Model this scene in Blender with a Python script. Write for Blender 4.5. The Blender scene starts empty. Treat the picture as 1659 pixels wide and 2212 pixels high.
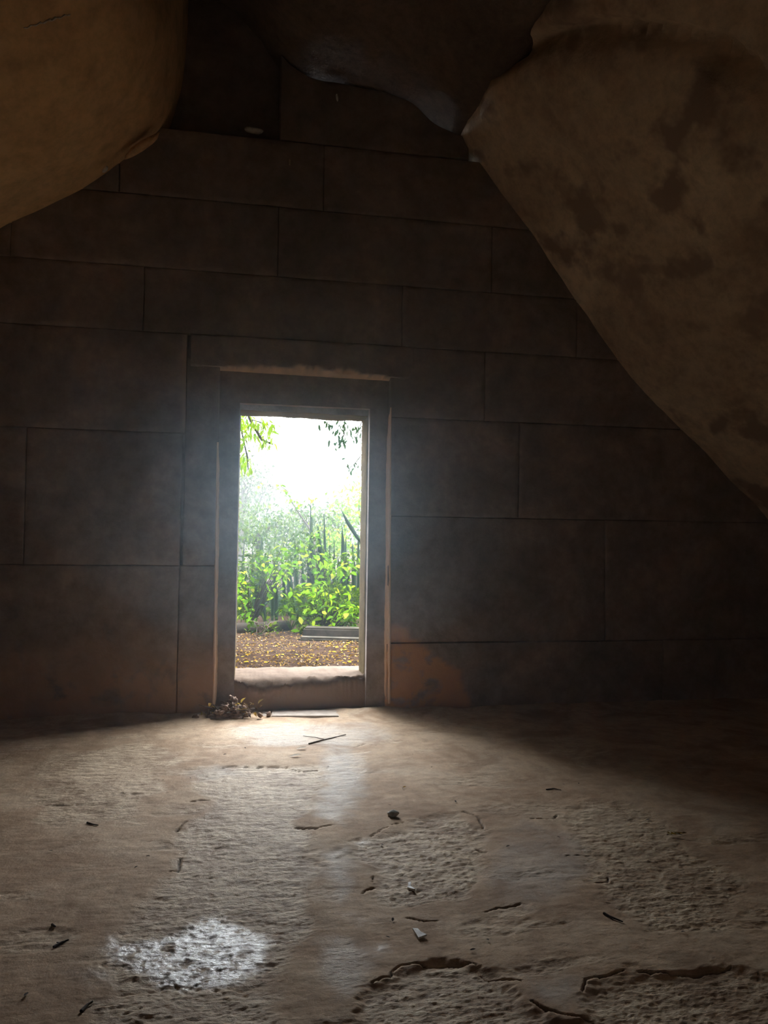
import bpy, bmesh, math, random
import numpy as np
from mathutils import Matrix, Vector, Euler

random.seed(7)
RNG = np.random.default_rng(11)
SC = bpy.context.scene
COL = SC.collection
W, H, F = 1659.0, 2212.0, 1660.0

# ------------------------------------------------------------------ camera
CAM_P = np.array((0.0, -6.0, 1.37))
cam = bpy.data.cameras.new('camera')
cam.sensor_fit = 'HORIZONTAL'; cam.sensor_width = 36.0; cam.lens = 36.0 * F / W
cam.clip_start = 0.05; cam.clip_end = 300
cam_o = bpy.data.objects.new('camera', cam); COL.objects.link(cam_o)
CM = (Matrix.Rotation(math.radians(-10.6), 4, 'Z') @ Matrix.Rotation(math.radians(91.9), 4, 'X')
      @ Matrix.Rotation(math.radians(0.8), 4, 'Z'))
cam_o.matrix_world = Matrix.Translation(Vector(CAM_P)) @ CM
SC.camera = cam_o
R3 = np.array(CM.to_3x3())

# ------------------------------------------------------------------ sky, light, exposure
wd = bpy.data.worlds.new('overcast_sky'); SC.world = wd; wd.use_nodes = True
nt = wd.node_tree; nt.nodes.clear()
wo = nt.nodes.new('ShaderNodeOutputWorld'); bg = nt.nodes.new('ShaderNodeBackground')
tc = nt.nodes.new('ShaderNodeTexCoord'); sx = nt.nodes.new('ShaderNodeSeparateXYZ')
rp = nt.nodes.new('ShaderNodeValToRGB')
rp.color_ramp.elements[0].position = 0.0; rp.color_ramp.elements[0].color = (0.80, 0.87, 0.94, 1)
rp.color_ramp.elements[1].position = 1.0; rp.color_ramp.elements[1].color = (0.93, 0.97, 1.0, 1)
nt.links.new(tc.outputs['Generated'], sx.inputs[0]); nt.links.new(sx.outputs['Z'], rp.inputs[0])
nt.links.new(rp.outputs[0], bg.inputs[0]); nt.links.new(bg.outputs[0], wo.inputs[0])
bg.inputs[1].default_value = 1.0
# portal in the doorway: guides sky sampling, gives off no light of its own
pl = bpy.data.lights.new('doorway_portal', 'AREA'); pl.shape = 'RECTANGLE'; pl.size = 1.3; pl.size_y = 2.5
pl.cycles.is_portal = True
po = bpy.data.objects.new('doorway_portal', pl); COL.objects.link(po)
po.location = (0.48, 0.85, 1.35); po.rotation_euler = (math.radians(-90), 0, 0)

vs = SC.view_settings
vs.view_transform = 'Standard'; vs.look = 'None'; vs.gamma = 1.0; vs.use_curve_mapping = False
SC.display_settings.display_device = 'sRGB'
vs.exposure = 4.65
cy = SC.cycles
cy.max_bounces = 7; cy.diffuse_bounces = 5; cy.glossy_bounces = 3; cy.transmission_bounces = 3
cy.volume_bounces = 1; cy.transparent_max_bounces = 8
cy.caustics_reflective = False; cy.caustics_refractive = False
cy.use_denoising = True; cy.use_adaptive_sampling = True; cy.adaptive_threshold = 0.025
cy.sample_clamp_indirect = 4.0

# ------------------------------------------------------------------ helpers
def ray(u, v):
    d = np.array(((u - W/2)/F, -(v - H/2)/F, -1.0))
    return R3 @ d
def at(u, v, Y=0.0):
    d = ray(u, v); t = (Y - CAM_P[1])/d[1]
    return CAM_P + d*t
def atz(u, v, z=0.0):
    d = ray(u, v); t = (z - CAM_P[2])/d[2]
    return CAM_P + d*t
def project(P):
    q = (P - CAM_P) @ R3
    return W/2 + F*q[:, 0]/-q[:, 2], H/2 - F*q[:, 1]/-q[:, 2]

_perm = RNG.permutation(1024)
_grad = RNG.normal(size=(1024, 3)); _grad /= np.linalg.norm(_grad, axis=1)[:, None]
def noise(P):
    Pi = np.floor(P).astype(np.int64); f = P - Pi
    w = f*f*f*(f*(f*6 - 15) + 10)
    out = 0
    for dx in (0, 1):
        for dy in (0, 1):
            for dz in (0, 1):
                h = _perm[(_perm[(_perm[(Pi[:, 0]+dx) & 1023] + Pi[:, 1]+dy) & 1023] + Pi[:, 2]+dz) & 1023]
                g = _grad[h]
                dot = g[:, 0]*(f[:, 0]-dx) + g[:, 1]*(f[:, 1]-dy) + g[:, 2]*(f[:, 2]-dz)
                out = out + dot*(w[:, 0] if dx else 1-w[:, 0])*(w[:, 1] if dy else 1-w[:, 1])*(w[:, 2] if dz else 1-w[:, 2])
    return out
def fbm(P, freq, octs=4, gain=0.5, off=0.0):
    a, s = 1.0, 0
    for i in range(octs):
        s = s + a*noise(P*freq + off + 17.3*i); a *= gain; freq *= 2.03
    return s
def sstep(a, b, x):
    t = np.clip((x - a)/(b - a), 0, 1); return t*t*(3 - 2*t)
def dist_poly(P, poly, closed=False):
    poly = np.asarray(poly, float); n = len(poly); d = np.full(len(P), 1e9)
    for i in range(n if closed else n-1):
        a, b = poly[i], poly[(i+1) % n]; ab = b - a
        t = np.clip(((P - a) @ ab)/max(ab @ ab, 1e-12), 0, 1)
        d = np.minimum(d, np.linalg.norm(P - a - t[:, None]*ab, axis=1))
    return d
def inside(P, poly):
    poly = np.asarray(poly, float); c = np.zeros(len(P), bool); n = len(poly)
    for i in range(n):
        a, b = poly[i], poly[(i+1) % n]
        if a[1] == b[1]: continue
        m = ((a[1] > P[:, 1]) != (b[1] > P[:, 1])) & (P[:, 0] < (b[0]-a[0])*(P[:, 1]-a[1])/(b[1]-a[1]) + a[0])
        c ^= m
    return c
def sdist(P, poly):
    d = dist_poly(P, poly, True); return np.where(inside(P, poly), d, -d)

def tag(o, label=None, cat=None, group=None, kind=None):
    if label: o['label'] = label
    if cat: o['category'] = cat
    if group: o['group'] = group
    if kind: o['kind'] = kind
    return o
def link(name, me, parent=None, mat=None):
    o = bpy.data.objects.new(name, me); COL.objects.link(o)
    if mat is not None and me is not None and not me.materials: me.materials.append(mat)
    if parent is not None: o.parent = parent
    return o
def empty(name, loc=(0, 0, 0)):
    o = bpy.data.objects.new(name, None); COL.objects.link(o); o.location = loc
    o.empty_display_size = 0.1
    return o
def npmesh(name, V, Fc, smooth=True, attrs=None):
    V = np.ascontiguousarray(V, np.float32); Fc = np.ascontiguousarray(Fc, np.int32)
    me = bpy.data.meshes.new(name); k = Fc.shape[1]; n = len(Fc)
    me.vertices.add(len(V)); me.vertices.foreach_set('co', V.ravel())
    me.loops.add(n*k); me.loops.foreach_set('vertex_index', Fc.ravel())
    me.polygons.add(n); me.polygons.foreach_set('loop_start', np.arange(0, n*k, k, dtype=np.int32))
    me.polygons.foreach_set('use_smooth', np.full(n, smooth))
    for nm, arr in (attrs or {}).items():
        a = me.attributes.new(nm, 'FLOAT', 'POINT'); a.data.foreach_set('value', np.ascontiguousarray(arr, np.float32))
    me.update(calc_edges=True); me.validate()
    return me
def grid_faces(n, m, flip=False, base=0):
    i = np.arange(n-1)[:, None]*m + np.arange(m-1)[None, :]
    i = i.ravel() + base
    q = np.stack([i, i+1, i+m+1, i+m], 1)
    return q[:, ::-1] if flip else q
def fix_normals(me):
    bm = bmesh.new(); bm.from_mesh(me); bmesh.ops.recalc_face_normals(bm, faces=bm.faces); bm.to_mesh(me); bm.free()

# ------------------------------------------------------------------ materials
class Mat:
    def __init__(s, name):
        s.m = bpy.data.materials.new(name); s.m.use_nodes = True; s.t = s.m.node_tree; s.t.nodes.clear()
        s.out = s.n('ShaderNodeOutputMaterial'); s.b = s.n('ShaderNodeBsdfPrincipled'); s.l(s.b.outputs[0], s.out.inputs[0])
        s.geo = None
    def n(s, t, **k):
        x = s.t.nodes.new(t)
        for a, b in k.items(): setattr(x, a, b)
        return x
    def l(s, a, b): s.t.links.new(a, b)
    def pos(s):
        if s.geo is None: s.geo = s.n('ShaderNodeNewGeometry')
        return s.geo.outputs['Position']
    def noise(s, scale, detail=5, rough=0.6, dist=0.0, stretch=None):
        x = s.n('ShaderNodeTexNoise'); x.inputs['Scale'].default_value = scale; x.inputs['Detail'].default_value = detail
        x.inputs['Roughness'].default_value = rough; x.inputs['Distortion'].default_value = dist
        src = s.pos()
        if stretch:
            mp = s.n('ShaderNodeMapping'); mp.inputs['Scale'].default_value = stretch; s.l(src, mp.inputs[0]); src = mp.outputs[0]
        s.l(src, x.inputs['Vector']); return x.outputs['Fac']
    def ramp(s, src, stops):
        r = s.n('ShaderNodeValToRGB'); e = r.color_ramp.elements
        while len(e) < len(stops): e.new(0.5)
        for el, (p, c) in zip(e, stops):
            el.position = p; el.color = (c if len(c) == 4 else (*c, 1)) if hasattr(c, '__len__') else (c, c, c, 1)
        s.l(src, r.inputs[0]); return r.outputs[0]
    def mix(s, a, b, fac, mode='MIX'):
        x = s.n('ShaderNodeMix', data_type='RGBA', blend_type=mode)
        for sock, val in ((x.inputs[0], fac), (x.inputs[6], a), (x.inputs[7], b)):
            if hasattr(val, 'links') or hasattr(val, 'is_linked'): s.l(val, sock)
            elif hasattr(val, '__len__'): sock.default_value = (*val, 1) if len(val) == 3 else val
            else: sock.default_value = val
        return x.outputs[2]
    def math(s, op, a, b=0.0):
        x = s.n('ShaderNodeMath', operation=op)
        for sock, val in ((x.inputs[0], a), (x.inputs[1], b)):
            if hasattr(val, 'is_linked'): s.l(val, sock)
            else: sock.default_value = val
        return x.outputs[0]
    def attr(s, name):
        a = s.n('ShaderNodeAttribute'); a.attribute_name = name; return a.outputs['Fac']
    def bump(s, h, strength=0.5, dist=0.01):
        x = s.n('ShaderNodeBump'); x.inputs['Strength'].default_value = strength; x.inputs['Distance'].default_value = dist
        s.l(h, x.inputs['Height']); s.l(x.outputs[0], s.b.inputs['Normal'])
    def set(s, **k):
        for a, v in k.items():
            sock = s.b.inputs[a.replace('_', ' ')]
            if hasattr(v, 'is_linked'): s.l(v, sock)
            elif hasattr(v, '__len__') and len(v) == 3: sock.default_value = (*v, 1)
            else: sock.default_value = v
        return s

def rock_mat(name, stops, scale=1.2, rough=0.9, bump=0.5, dist=0.02, spots=None, spec=0.25):
    m = Mat(name)
    big = m.noise(scale, 6, 0.65, 0.6)
    c = m.ramp(big, stops)
    fine = m.noise(scale*14, 6, 0.7)
    c = m.mix(c, m.ramp(fine, [(0.3, 0.55), (0.6, 1.0)]), 0.75, 'MULTIPLY')
    if spots:
        sp = m.ramp(m.noise(scale*3.1, 4, 0.55), [(0.36, 1.0), (0.46, 0.0)])
        c = m.mix(c, spots, sp)
    m.set(Base_Color=c, Roughness=rough, Specular_IOR_Level=spec)
    m.bump(m.math('ADD', fine, m.math('MULTIPLY', m.noise(scale*4, 5, 0.6), 1.5)), bump, dist)
    return m.m

M = {}
M['rock_left'] = rock_mat('warm_boulder_rock', [(0.3, (0.62, 0.41, 0.22)), (0.52, (0.78, 0.49, 0.24)), (0.72, (0.86, 0.58, 0.31))], 0.55, 0.85, 0.25, 0.015)
M['rock_right'] = rock_mat('grey_brown_boulder_rock', [(0.3, (0.40, 0.28, 0.19)), (0.5, (0.62, 0.47, 0.32)), (0.7, (0.75, 0.58, 0.40))], 0.8, 0.9, 0.5, 0.03, (0.30, 0.21, 0.15))
M['rock_roof'] = rock_mat('dark_roof_rock', [(0.3, (0.12, 0.08, 0.062)), (0.55, (0.20, 0.14, 0.105)), (0.75, (0.28, 0.20, 0.15))], 1.1, 0.92, 0.7, 0.03)  # mottled dark brown rock
M['outer_rock'] = rock_mat('dark_outer_rock', [(0.3, (0.03, 0.032, 0.02)), (0.7, (0.07, 0.07, 0.05))], 0.8)  # unseen outer rock, kept dark so it bounces little light indoors
M['rock_rear'] = rock_mat('rear_rock', [(0.3, (0.25, 0.19, 0.14)), (0.7, (0.42, 0.32, 0.24))], 0.8)

def wall_mat(name, stops):
    m = Mat(name)
    a = m.noise(1.3, 6, 0.65, 0.5); b = m.noise(9, 6, 0.7); d = m.noise(34, 5, 0.7)
    c = m.ramp(a, stops)
    c = m.mix(c, m.ramp(b, [(0.3, 0.55), (0.62, 1.0)]), 0.8, 'MULTIPLY')
    bare = m.math('MULTIPLY', m.attr('bare'), m.ramp(m.noise(5, 4, 0.55, 0.4), [(0.34, 0.0), (0.47, 1.0)]))
    c = m.mix(c, m.mix((0.66, 0.36, 0.19), (0.50, 0.27, 0.15), b), bare)
    worn = m.attr('worn')
    c = m.mix(c, m.mix((0.92, 0.66, 0.46), (0.72, 0.47, 0.30), b), worn)  # pale tone: real wear, plus light painted on arrises and lintel edge
    m.set(Base_Color=c, Roughness=0.88, Specular_IOR_Level=0.3)
    m.bump(m.math('ADD', m.math('MULTIPLY', b, 1.2), m.math('MULTIPLY', d, 0.5)), 0.45, 0.012)
    return m.m
M['wall'] = wall_mat('brown_dressed_stone', [(0.28, (0.19, 0.150, 0.132)), (0.5, (0.31, 0.243, 0.214)), (0.72, (0.47, 0.36, 0.31))])  # mottled brown base for all blocks
M['frame'] = wall_mat('glare_grey_frame_stone', [(0.28, (0.34, 0.34, 0.34)), (0.5, (0.44, 0.45, 0.455)), (0.72, (0.55, 0.55, 0.55))])  # paler than the wall, carrying doorway glare in its colour
def sill_mat():
    m = Mat('worn_threshold_stone')
    b = m.noise(7, 6, 0.7); d = m.noise(40, 5, 0.7)
    c = m.ramp(b, [(0.3, (0.085, 0.058, 0.042)), (0.65, (0.145, 0.104, 0.078))])
    c = m.mix(c, (0.28, 0.185, 0.13), m.attr('face'))
    m.set(Base_Color=c, Roughness=0.9, Specular_IOR_Level=0.03); m.bump(m.math('ADD', b, m.math('MULTIPLY', d, 0.5)), 0.5, 0.012)
    return m.m
M['sill'] = sill_mat()
M['reveal'] = rock_mat('darkened_reveal_stone', [(0.3, (0.11, 0.085, 0.05)), (0.7, (0.21, 0.16, 0.095))], 5.0, 0.9, 0.5, 0.008, spec=0.0)  # stone colour darkened to offset the strong light from outside
def floor_mat():
    m = Mat('earthen_cave_floor')
    a = m.noise(1.6, 6, 0.6, 0.8); b = m.noise(11, 6, 0.65, 0.3); d = m.noise(70, 6, 0.75); e = m.noise(26, 5, 0.7, 0.2, (0.45, 1.3, 1))
    c = m.ramp(a, [(0.26, (0.31, 0.195, 0.115)), (0.42, (0.46, 0.315, 0.20)), (0.56, (0.56, 0.41, 0.275)), (0.74, (0.58, 0.46, 0.335))])
    c = m.mix(c, m.ramp(b, [(0.3, 0.68), (0.6, 1.0)]), 0.8, 'MULTIPLY')
    rk = m.attr('rough')
    rc = m.ramp(e, [(0.30, (0.24, 0.155, 0.09)), (0.47, (0.52, 0.385, 0.255)), (0.64, (0.82, 0.68, 0.49))])
    c = m.mix(c, rc, m.math('MULTIPLY', rk, 0.8))
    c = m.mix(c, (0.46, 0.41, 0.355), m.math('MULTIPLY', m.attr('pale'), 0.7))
    c = m.mix(c, m.ramp(d, [(0.28, 0.55), (0.5, 1.0)]), 0.6, 'MULTIPLY')
    c = m.mix(c, (0.27, 0.165, 0.095), m.math('MULTIPLY', m.ramp(m.noise(2.7, 5, 0.62, 0.7), [(0.50, 0.0), (0.66, 1.0)]), 0.65))
    wet = m.attr('wet')
    wf = m.math('MULTIPLY', wet, m.ramp(m.noise(17, 5, 0.7, 0.4), [(0.36, 0.0), (0.50, 1.0)]))
    c = m.mix(c, (0.16, 0.125, 0.10), m.math('MULTIPLY', wf, 0.6))
    c = m.mix(c, (0.05, 0.036, 0.028), m.attr('crack'))
    ro = m.math('SUBTRACT', m.math('SUBTRACT', 0.82, m.math('MULTIPLY', rk, 0.22)), m.math('MULTIPLY', wf, 0.3))
    ro = m.math('MAXIMUM', ro, 0.14)
    m.set(Base_Color=c, Roughness=ro, Specular_IOR_Level=0.22, Coat_Weight=wf, Coat_Roughness=0.13, Coat_IOR=1.45)
    h = m.math('ADD', m.math('MULTIPLY', e, m.math('ADD', 0.25, m.math('MULTIPLY', rk, 1.6))), m.math('MULTIPLY', d, m.math('ADD', 0.35, m.math('MULTIPLY', rk, 0.35))))
    m.bump(h, 0.7, 0.012)
    bn = m.n('ShaderNodeBump'); bn.inputs['Strength'].default_value = 0.35; bn.inputs['Distance'].default_value = 0.012; m.l(h, bn.inputs['Height']); m.l(bn.outputs[0], m.b.inputs['Coat Normal'])
    return m.m
M['floor'] = floor_mat()
def simple(name, col, rough=0.8, col2=None, scale=12, bump=0.3, dist=0.006, spec=0.3):
    m = Mat(name); b = m.noise(scale, 5, 0.65)
    c = m.ramp(b, [(0.32, col2 or tuple(x*0.6 for x in col)), (0.62, col)])
    m.set(Base_Color=c, Roughness=rough, Specular_IOR_Level=spec); m.bump(b, bump, dist); return m.m
M['earth'] = simple('forest_earth', (0.040, 0.025, 0.018), 0.95, (0.015, 0.010, 0.008), 6, 0.6, 0.02, spec=0.0)
M['kerb'] = simple('weathered_kerb_stone', (0.062, 0.054, 0.044), 0.9, (0.03, 0.028, 0.022), 9, spec=0.0)
M['bark'] = simple('dark_bark', (0.032, 0.026, 0.022), 0.95, (0.015, 0.013, 0.011), 30, spec=0.0)
M['pale_bark'] = simple('pale_twig_bark', (0.07, 0.06, 0.055), 0.9, (0.04, 0.035, 0.03), 30, spec=0.0)
M['twig'] = simple('dry_twig', (0.10, 0.065, 0.045), 0.9, (0.05, 0.035, 0.03), 40)
M['black_twig'] = simple('charred_twig', (0.05, 0.036, 0.028), 0.95, (0.01, 0.008, 0.008), 40)
M['lit_ledge'] = simple('lit_ledge', (0.75, 0.48, 0.25), 0.85, (0.5, 0.3, 0.15), 20)  # bright colour for a lit rock ledge
M['pebble'] = simple('grey_pebble', (0.36, 0.34, 0.30), 0.8, (0.2, 0.19, 0.17), 40)
M['slate'] = simple('grey_threshold_slab', (0.50, 0.43, 0.37), 0.8, (0.36, 0.30, 0.25), 14)
M['pale_stone'] = simple('pale_stone_chip', (0.72, 0.68, 0.60), 0.7, (0.5, 0.46, 0.4), 40)
M['white_scrap'] = simple('white_scrap', (0.85, 0.86, 0.84), 0.55, (0.6, 0.6, 0.58), 60)
M['debris'] = simple('dry_debris', (0.30, 0.20, 0.15), 0.95, (0.11, 0.07, 0.055), 25)
M['dry_leaf'] = simple('bleached_leaf', (0.62, 0.52, 0.40), 0.7, (0.4, 0.32, 0.22), 60)

def leaf_mat(name, stops, trans=0.35, rough=0.38):
    m = Mat(name)
    g = m.n('ShaderNodeNewGeometry'); oi = m.n('ShaderNodeObjectInfo')
    r = m.math('FRACT', m.math('ADD', g.outputs['Random Per Island'], oi.outputs['Random']))
    c = m.ramp(r, stops)
    m.set(Base_Color=c, Roughness=0.9, Specular_IOR_Level=0.0)
    tr = m.n('ShaderNodeBsdfTranslucent'); m.l(m.mix(c, (1.0, 1.0, 0.35), 1.0, 'MULTIPLY'), tr.inputs[0])
    mx = m.n('ShaderNodeMixShader'); mx.inputs[0].default_value = trans
    m.l(m.b.outputs[0], mx.inputs[1]); m.l(tr.outputs[0], mx.inputs[2]); m.l(mx.outputs[0], m.out.inputs[0])
    return m.m
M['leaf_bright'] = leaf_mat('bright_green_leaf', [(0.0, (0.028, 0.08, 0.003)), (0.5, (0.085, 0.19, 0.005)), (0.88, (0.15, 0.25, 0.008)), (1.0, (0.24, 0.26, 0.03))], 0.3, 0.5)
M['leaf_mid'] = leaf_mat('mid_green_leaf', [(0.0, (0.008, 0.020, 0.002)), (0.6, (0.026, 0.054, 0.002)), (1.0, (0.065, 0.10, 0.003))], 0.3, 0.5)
M['leaf_dark'] = leaf_mat('dark_green_leaf', [(0.0, (0.006, 0.016, 0.007)), (1.0, (0.014, 0.03, 0.011))], 0.2, 0.5)
M['leaf_far'] = leaf_mat('misty_tree_leaf', [(0.0, (0.014, 0.025, 0.010)), (1.0, (0.04, 0.06, 0.022))], 0.3)
M['leaf_lime'] = leaf_mat('lime_green_leaf', [(0.0, (0.05, 0.115, 0.003)), (1.0, (0.12, 0.175, 0.006))], 0.45)
M['blade'] = leaf_mat('sword_leaf_blade', [(0.0, (0.007, 0.014, 0.008)), (1.0, (0.014, 0.024, 0.012))], 0.05, 0.45)
M['fallen'] = leaf_mat('fallen_yellow_leaf', [(0.0, (0.14, 0.07, 0.014)), (0.35, (0.33, 0.18, 0.012)), (0.8, (0.42, 0.27, 0.03)), (1.0, (0.34, 0.28, 0.18))], 0.15, 0.6)
M['litter'] = leaf_mat('leaf_litter', [(0.0, (0.035, 0.021, 0.016)), (0.45, (0.07, 0.043, 0.03)), (0.62, (0.20, 0.11, 0.02)), (0.85, (0.25, 0.165, 0.035)), (1.0, (0.20, 0.165, 0.13))], 0.1, 0.7)

def volume_mat(name, color, density, g):
    m = bpy.data.materials.new(name); m.use_nodes = True; t = m.node_tree; t.nodes.clear()
    o = t.nodes.new('ShaderNodeOutputMaterial'); v = t.nodes.new('ShaderNodeVolumeScatter')
    v.inputs['Color'].default_value = (*color, 1); v.inputs['Density'].default_value = density; v.inputs['Anisotropy'].default_value = g
    t.links.new(v.outputs[0], o.inputs['Volume']); return m
M['haze'] = volume_mat('cave_glare', (0.74, 0.87, 1.0), 0.007, 0.78)  # added bluish volume imitating lens glare
M['door_glare'] = volume_mat('doorway_glare', (0.58, 0.82, 1.0), 0.07, 0.2)
M['outer_glare'] = volume_mat('outer_doorway_glare', (0.60, 0.83, 1.0), 0.038, 0.2)
M['mist'] = volume_mat('forest_mist', (0.97, 0.99, 1.0), 0.013, 0.35)

# ------------------------------------------------------------------ solids
def box_mesh(name, lo, hi, bevel=0.0):
    bm = bmesh.new(); bmesh.ops.create_cube(bm, size=1)
    for v in bm.verts:
        v.co = [lo[i] + (v.co[i] + 0.5)*(hi[i] - lo[i]) for i in range(3)]
    if bevel: bmesh.ops.bevel(bm, geom=bm.edges[:], offset=bevel, segments=2, affect='EDGES')
    me = bpy.data.meshes.new(name); bm.to_mesh(me); bm.free(); return me
def tube_np(pts, rads, sides=6):
    """closed tapered tube along a polyline -> verts, quads"""
    pts = np.asarray(pts, float); n = len(pts); V = []
    rads = np.broadcast_to(np.asarray(rads, float), (n,))
    up = np.array((0.13, 0.29, 0.95))
    for i in range(n):
        t = pts[min(i+1, n-1)] - pts[max(i-1, 0)]; t /= np.linalg.norm(t) + 1e-9
        a = np.cross(t, up); 
        if np.linalg.norm(a) < 1e-3: a = np.cross(t, (1, 0, 0))
        a /= np.linalg.norm(a); b = np.cross(t, a)
        for k in range(sides):
            th = 2*math.pi*k/sides; V.append(pts[i] + rads[i]*(a*math.cos(th) + b*math.sin(th)))
    Fq = []
    for i in range(n-1):
        for k in range(sides):
            Fq.append((i*sides+k, i*sides+(k+1) % sides, (i+1)*sides+(k+1) % sides, (i+1)*sides+k))
    return np.array(V), np.array(Fq)
def merge(parts):
    Vs, Fs, b = [], [], 0
    for v, f in parts:
        Vs.append(v); Fs.append(f + b); b += len(v)
    return np.concatenate(Vs), np.concatenate(Fs)
def wobble(p0, p1, n, amp):
    p0, p1 = np.asarray(p0, float), np.asarray(p1, float); t = np.linspace(0, 1, n)[:, None]
    q = p0 + (p1 - p0)*t; q[1:-1] += RNG.normal(size=(n-2, 3))*amp; return q
def lump_mesh(name, size, seed, amp=0.25, sub=3):
    bm = bmesh.new(); bmesh.ops.create_icosphere(bm, subdivisions=sub, radius=1.0)
    P = np.array([v.co for v in bm.verts]); r = 1 + amp*fbm(P, 1.3, 3, 0.55, seed*9.7)
    for v, p, k in zip(bm.verts, P, r): v.co = Vector(p*k*np.array(size))
    for f in bm.faces: f.smooth = True
    me = bpy.data.meshes.new(name); bm.to_mesh(me); bm.free(); return me

# ================================================================== STRUCTURE: rock shells
def resample(pts, n):
    pts = np.asarray(pts, float)
    for _ in range(2):   # corner cutting
        q = [pts[0]]
        for a, b in zip(pts[:-1], pts[1:]): q += [a*0.75 + b*0.25, a*0.25 + b*0.75]
        q.append(pts[-1]); pts = np.array(q)
    s = np.concatenate([[0], np.cumsum(np.linalg.norm(np.diff(pts, axis=0), axis=1))])
    u = np.linspace(0, s[-1], n)
    return np.stack([np.interp(u, s, pts[:, 0]), np.interp(u, s, pts[:, 1])], 1)
def wx(u, v): p = at(u, v, 0.0); return (p[0], p[2])
def rock_shell(name, outline, Rad, mat, amp, ns=170, nt=150, y1=0.55, y0=-8.2, seed=0.0, center=(0.6, 1.6), groove=None, kf=1.0):
    c = resample(outline, ns)
    tg = np.gradient(c, axis=0); nr = np.stack([-tg[:, 1], tg[:, 0]], 1); nr /= np.linalg.norm(nr, axis=1)[:, None]
    sg = np.sign(np.sum(nr*(c - np.array(center)), axis=1).sum()); nr *= sg
    for _ in range(6):
        nr[1:-1] = (nr[:-2] + nr[1:-1]*2 + nr[2:]); nr /= np.linalg.norm(nr, axis=1)[:, None]
    yy = np.linspace(y1, y0, nt); t = np.maximum(-yy, 0)
    off = kf*t*t/(2*Rad); off = 3.0*(1 - np.exp(-off/3.0))
    P = np.zeros((nt, ns, 3))
    P[:, :, 0] = c[None, :, 0] + off[:, None]*nr[None, :, 0]
    P[:, :, 1] = yy[:, None]
    P[:, :, 2] = c[None, :, 1] + off[:, None]*nr[None, :, 1]
    N3 = np.zeros((nt, ns, 3)); N3[:, :, 0] = nr[None, :, 0]; N3[:, :, 2] = nr[None, :, 1]
    flat = P.reshape(-1, 3); nf = N3.reshape(-1, 3)
    ease = (0.25 + 0.75*sstep(0.0, 0.8, np.abs(flat[:, 1])))
    d = ease*(amp*fbm(flat, 0.75, 3, 0.5, seed) + 0.35*amp*fbm(flat, 3.0, 5, 0.6, seed+5))
    if groove is not None:
        uu, vv = project(flat); g = dist_poly(np.stack([uu, vv], 1), groove[0])
        ok = flat[:, 1] > -4.6
        d = d + np.where(ok, groove[2]*np.exp(-(g/groove[1])**2), 0)
    inner = flat + nf*d[:, None]
    outer = flat + nf*1.1
    Fi = grid_faces(nt, ns); Fo = grid_faces(nt, ns, True, nt*ns)
    n0 = nt*ns; rim = []
    for j in range(ns-1):
        rim += [(j, n0+j, n0+j+1, j+1), ((nt-1)*ns+j+1, n0+(nt-1)*ns+j+1, n0+(nt-1)*ns+j, (nt-1)*ns+j)]
    for i in range(nt-1):
        rim += [((i+1)*ns, n0+(i+1)*ns, n0+i*ns, i*ns), (i*ns+ns-1, n0+i*ns+ns-1, n0+(i+1)*ns+ns-1, (i+1)*ns+ns-1)]
    me = npmesh(name, np.concatenate([inner, outer]), np.concatenate([Fi, Fo, np.array(rim)]))
    fix_normals(me)
    return link(name, me, None, mat)

left_outline = [(-5.1, -0.5), (-4.9, 0.3), (-4.4, 1.3), (-3.4, 2.35), (-2.4, 3.0)] + [wx(*p) for p in
    ((0, 490), (90, 452), (180, 410), (270, 342), (352, 284), (386, 180), (400, 60), (402, -60), (402, -400), (402, -1400))]
BOULDER = o = rock_shell('wall_left', left_outline, 3.6, M['rock_left'], 0.10, seed=3.0, center=(0.8, 1.8))
tag(o, 'smooth warm brown boulder bulging in above the block wall', kind='structure')
right_outline = [wx(*p) for p in ((1010, -1400), (1000, -300), (985, 100), (984, 290), (1040, 362), (1110, 452), (1180, 552), (1262, 682), (1340, 790), (1425, 885),
    (1505, 960), (1585, 1040), (1660, 1115))] + [(5.0, 0.95), (5.5, 0.2), (5.7, -0.5)]
o = rock_shell('wall_right', right_outline, 4.2, M['rock_right'], 0.16, ns=200, seed=21.0, center=(0.6, 1.6),
               groove=([(1040, 150), (1100, 115), (1180, 84), (1340, 70), (1480, 82), (1600, 130), (1700, 180)], 22.0, 0.16))
tag(o, 'leaning grey brown boulder with blotchy face sloping down to dark floor', kind='structure')
roof_outline = [(-3.5, 6.3), (-1.6, 5.9)] + [wx(*p) for p in ((300, -40), (400, -30), (470, -40), (540, 20), (590, 95), (640, 146), (700, 160), (760, 178), (830, 193),
    (900, 216), (950, 252), (1000, 292), (1060, 285), (1160, 190), (1400, -20), (1800, -380))]
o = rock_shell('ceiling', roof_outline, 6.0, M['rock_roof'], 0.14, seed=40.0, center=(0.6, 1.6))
tag(o, 'dark rock roof between the two boulders', kind='structure')
# rear of the shelter, behind the camera
nn = 70
X, Z = np.meshgrid(np.linspace(-13, 13, nn), np.linspace(-1, 13, nn), indexing='ij')
Pq = np.stack([X.ravel(), np.full(nn*nn, -8.0), Z.ravel()], 1)
Pq[:, 1] += 0.3*fbm(Pq, 0.5, 4)
Pb = Pq.copy(); Pb[:, 1] = -9.0
me = npmesh('wall_rear', np.concatenate([Pq, Pb]), np.concatenate([grid_faces(nn, nn), grid_faces(nn, nn, True, nn*nn)]))
tag(link('wall_rear', me, None, M['rock_rear']), 'rock face closing the shelter behind the viewer', kind='structure')

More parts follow.
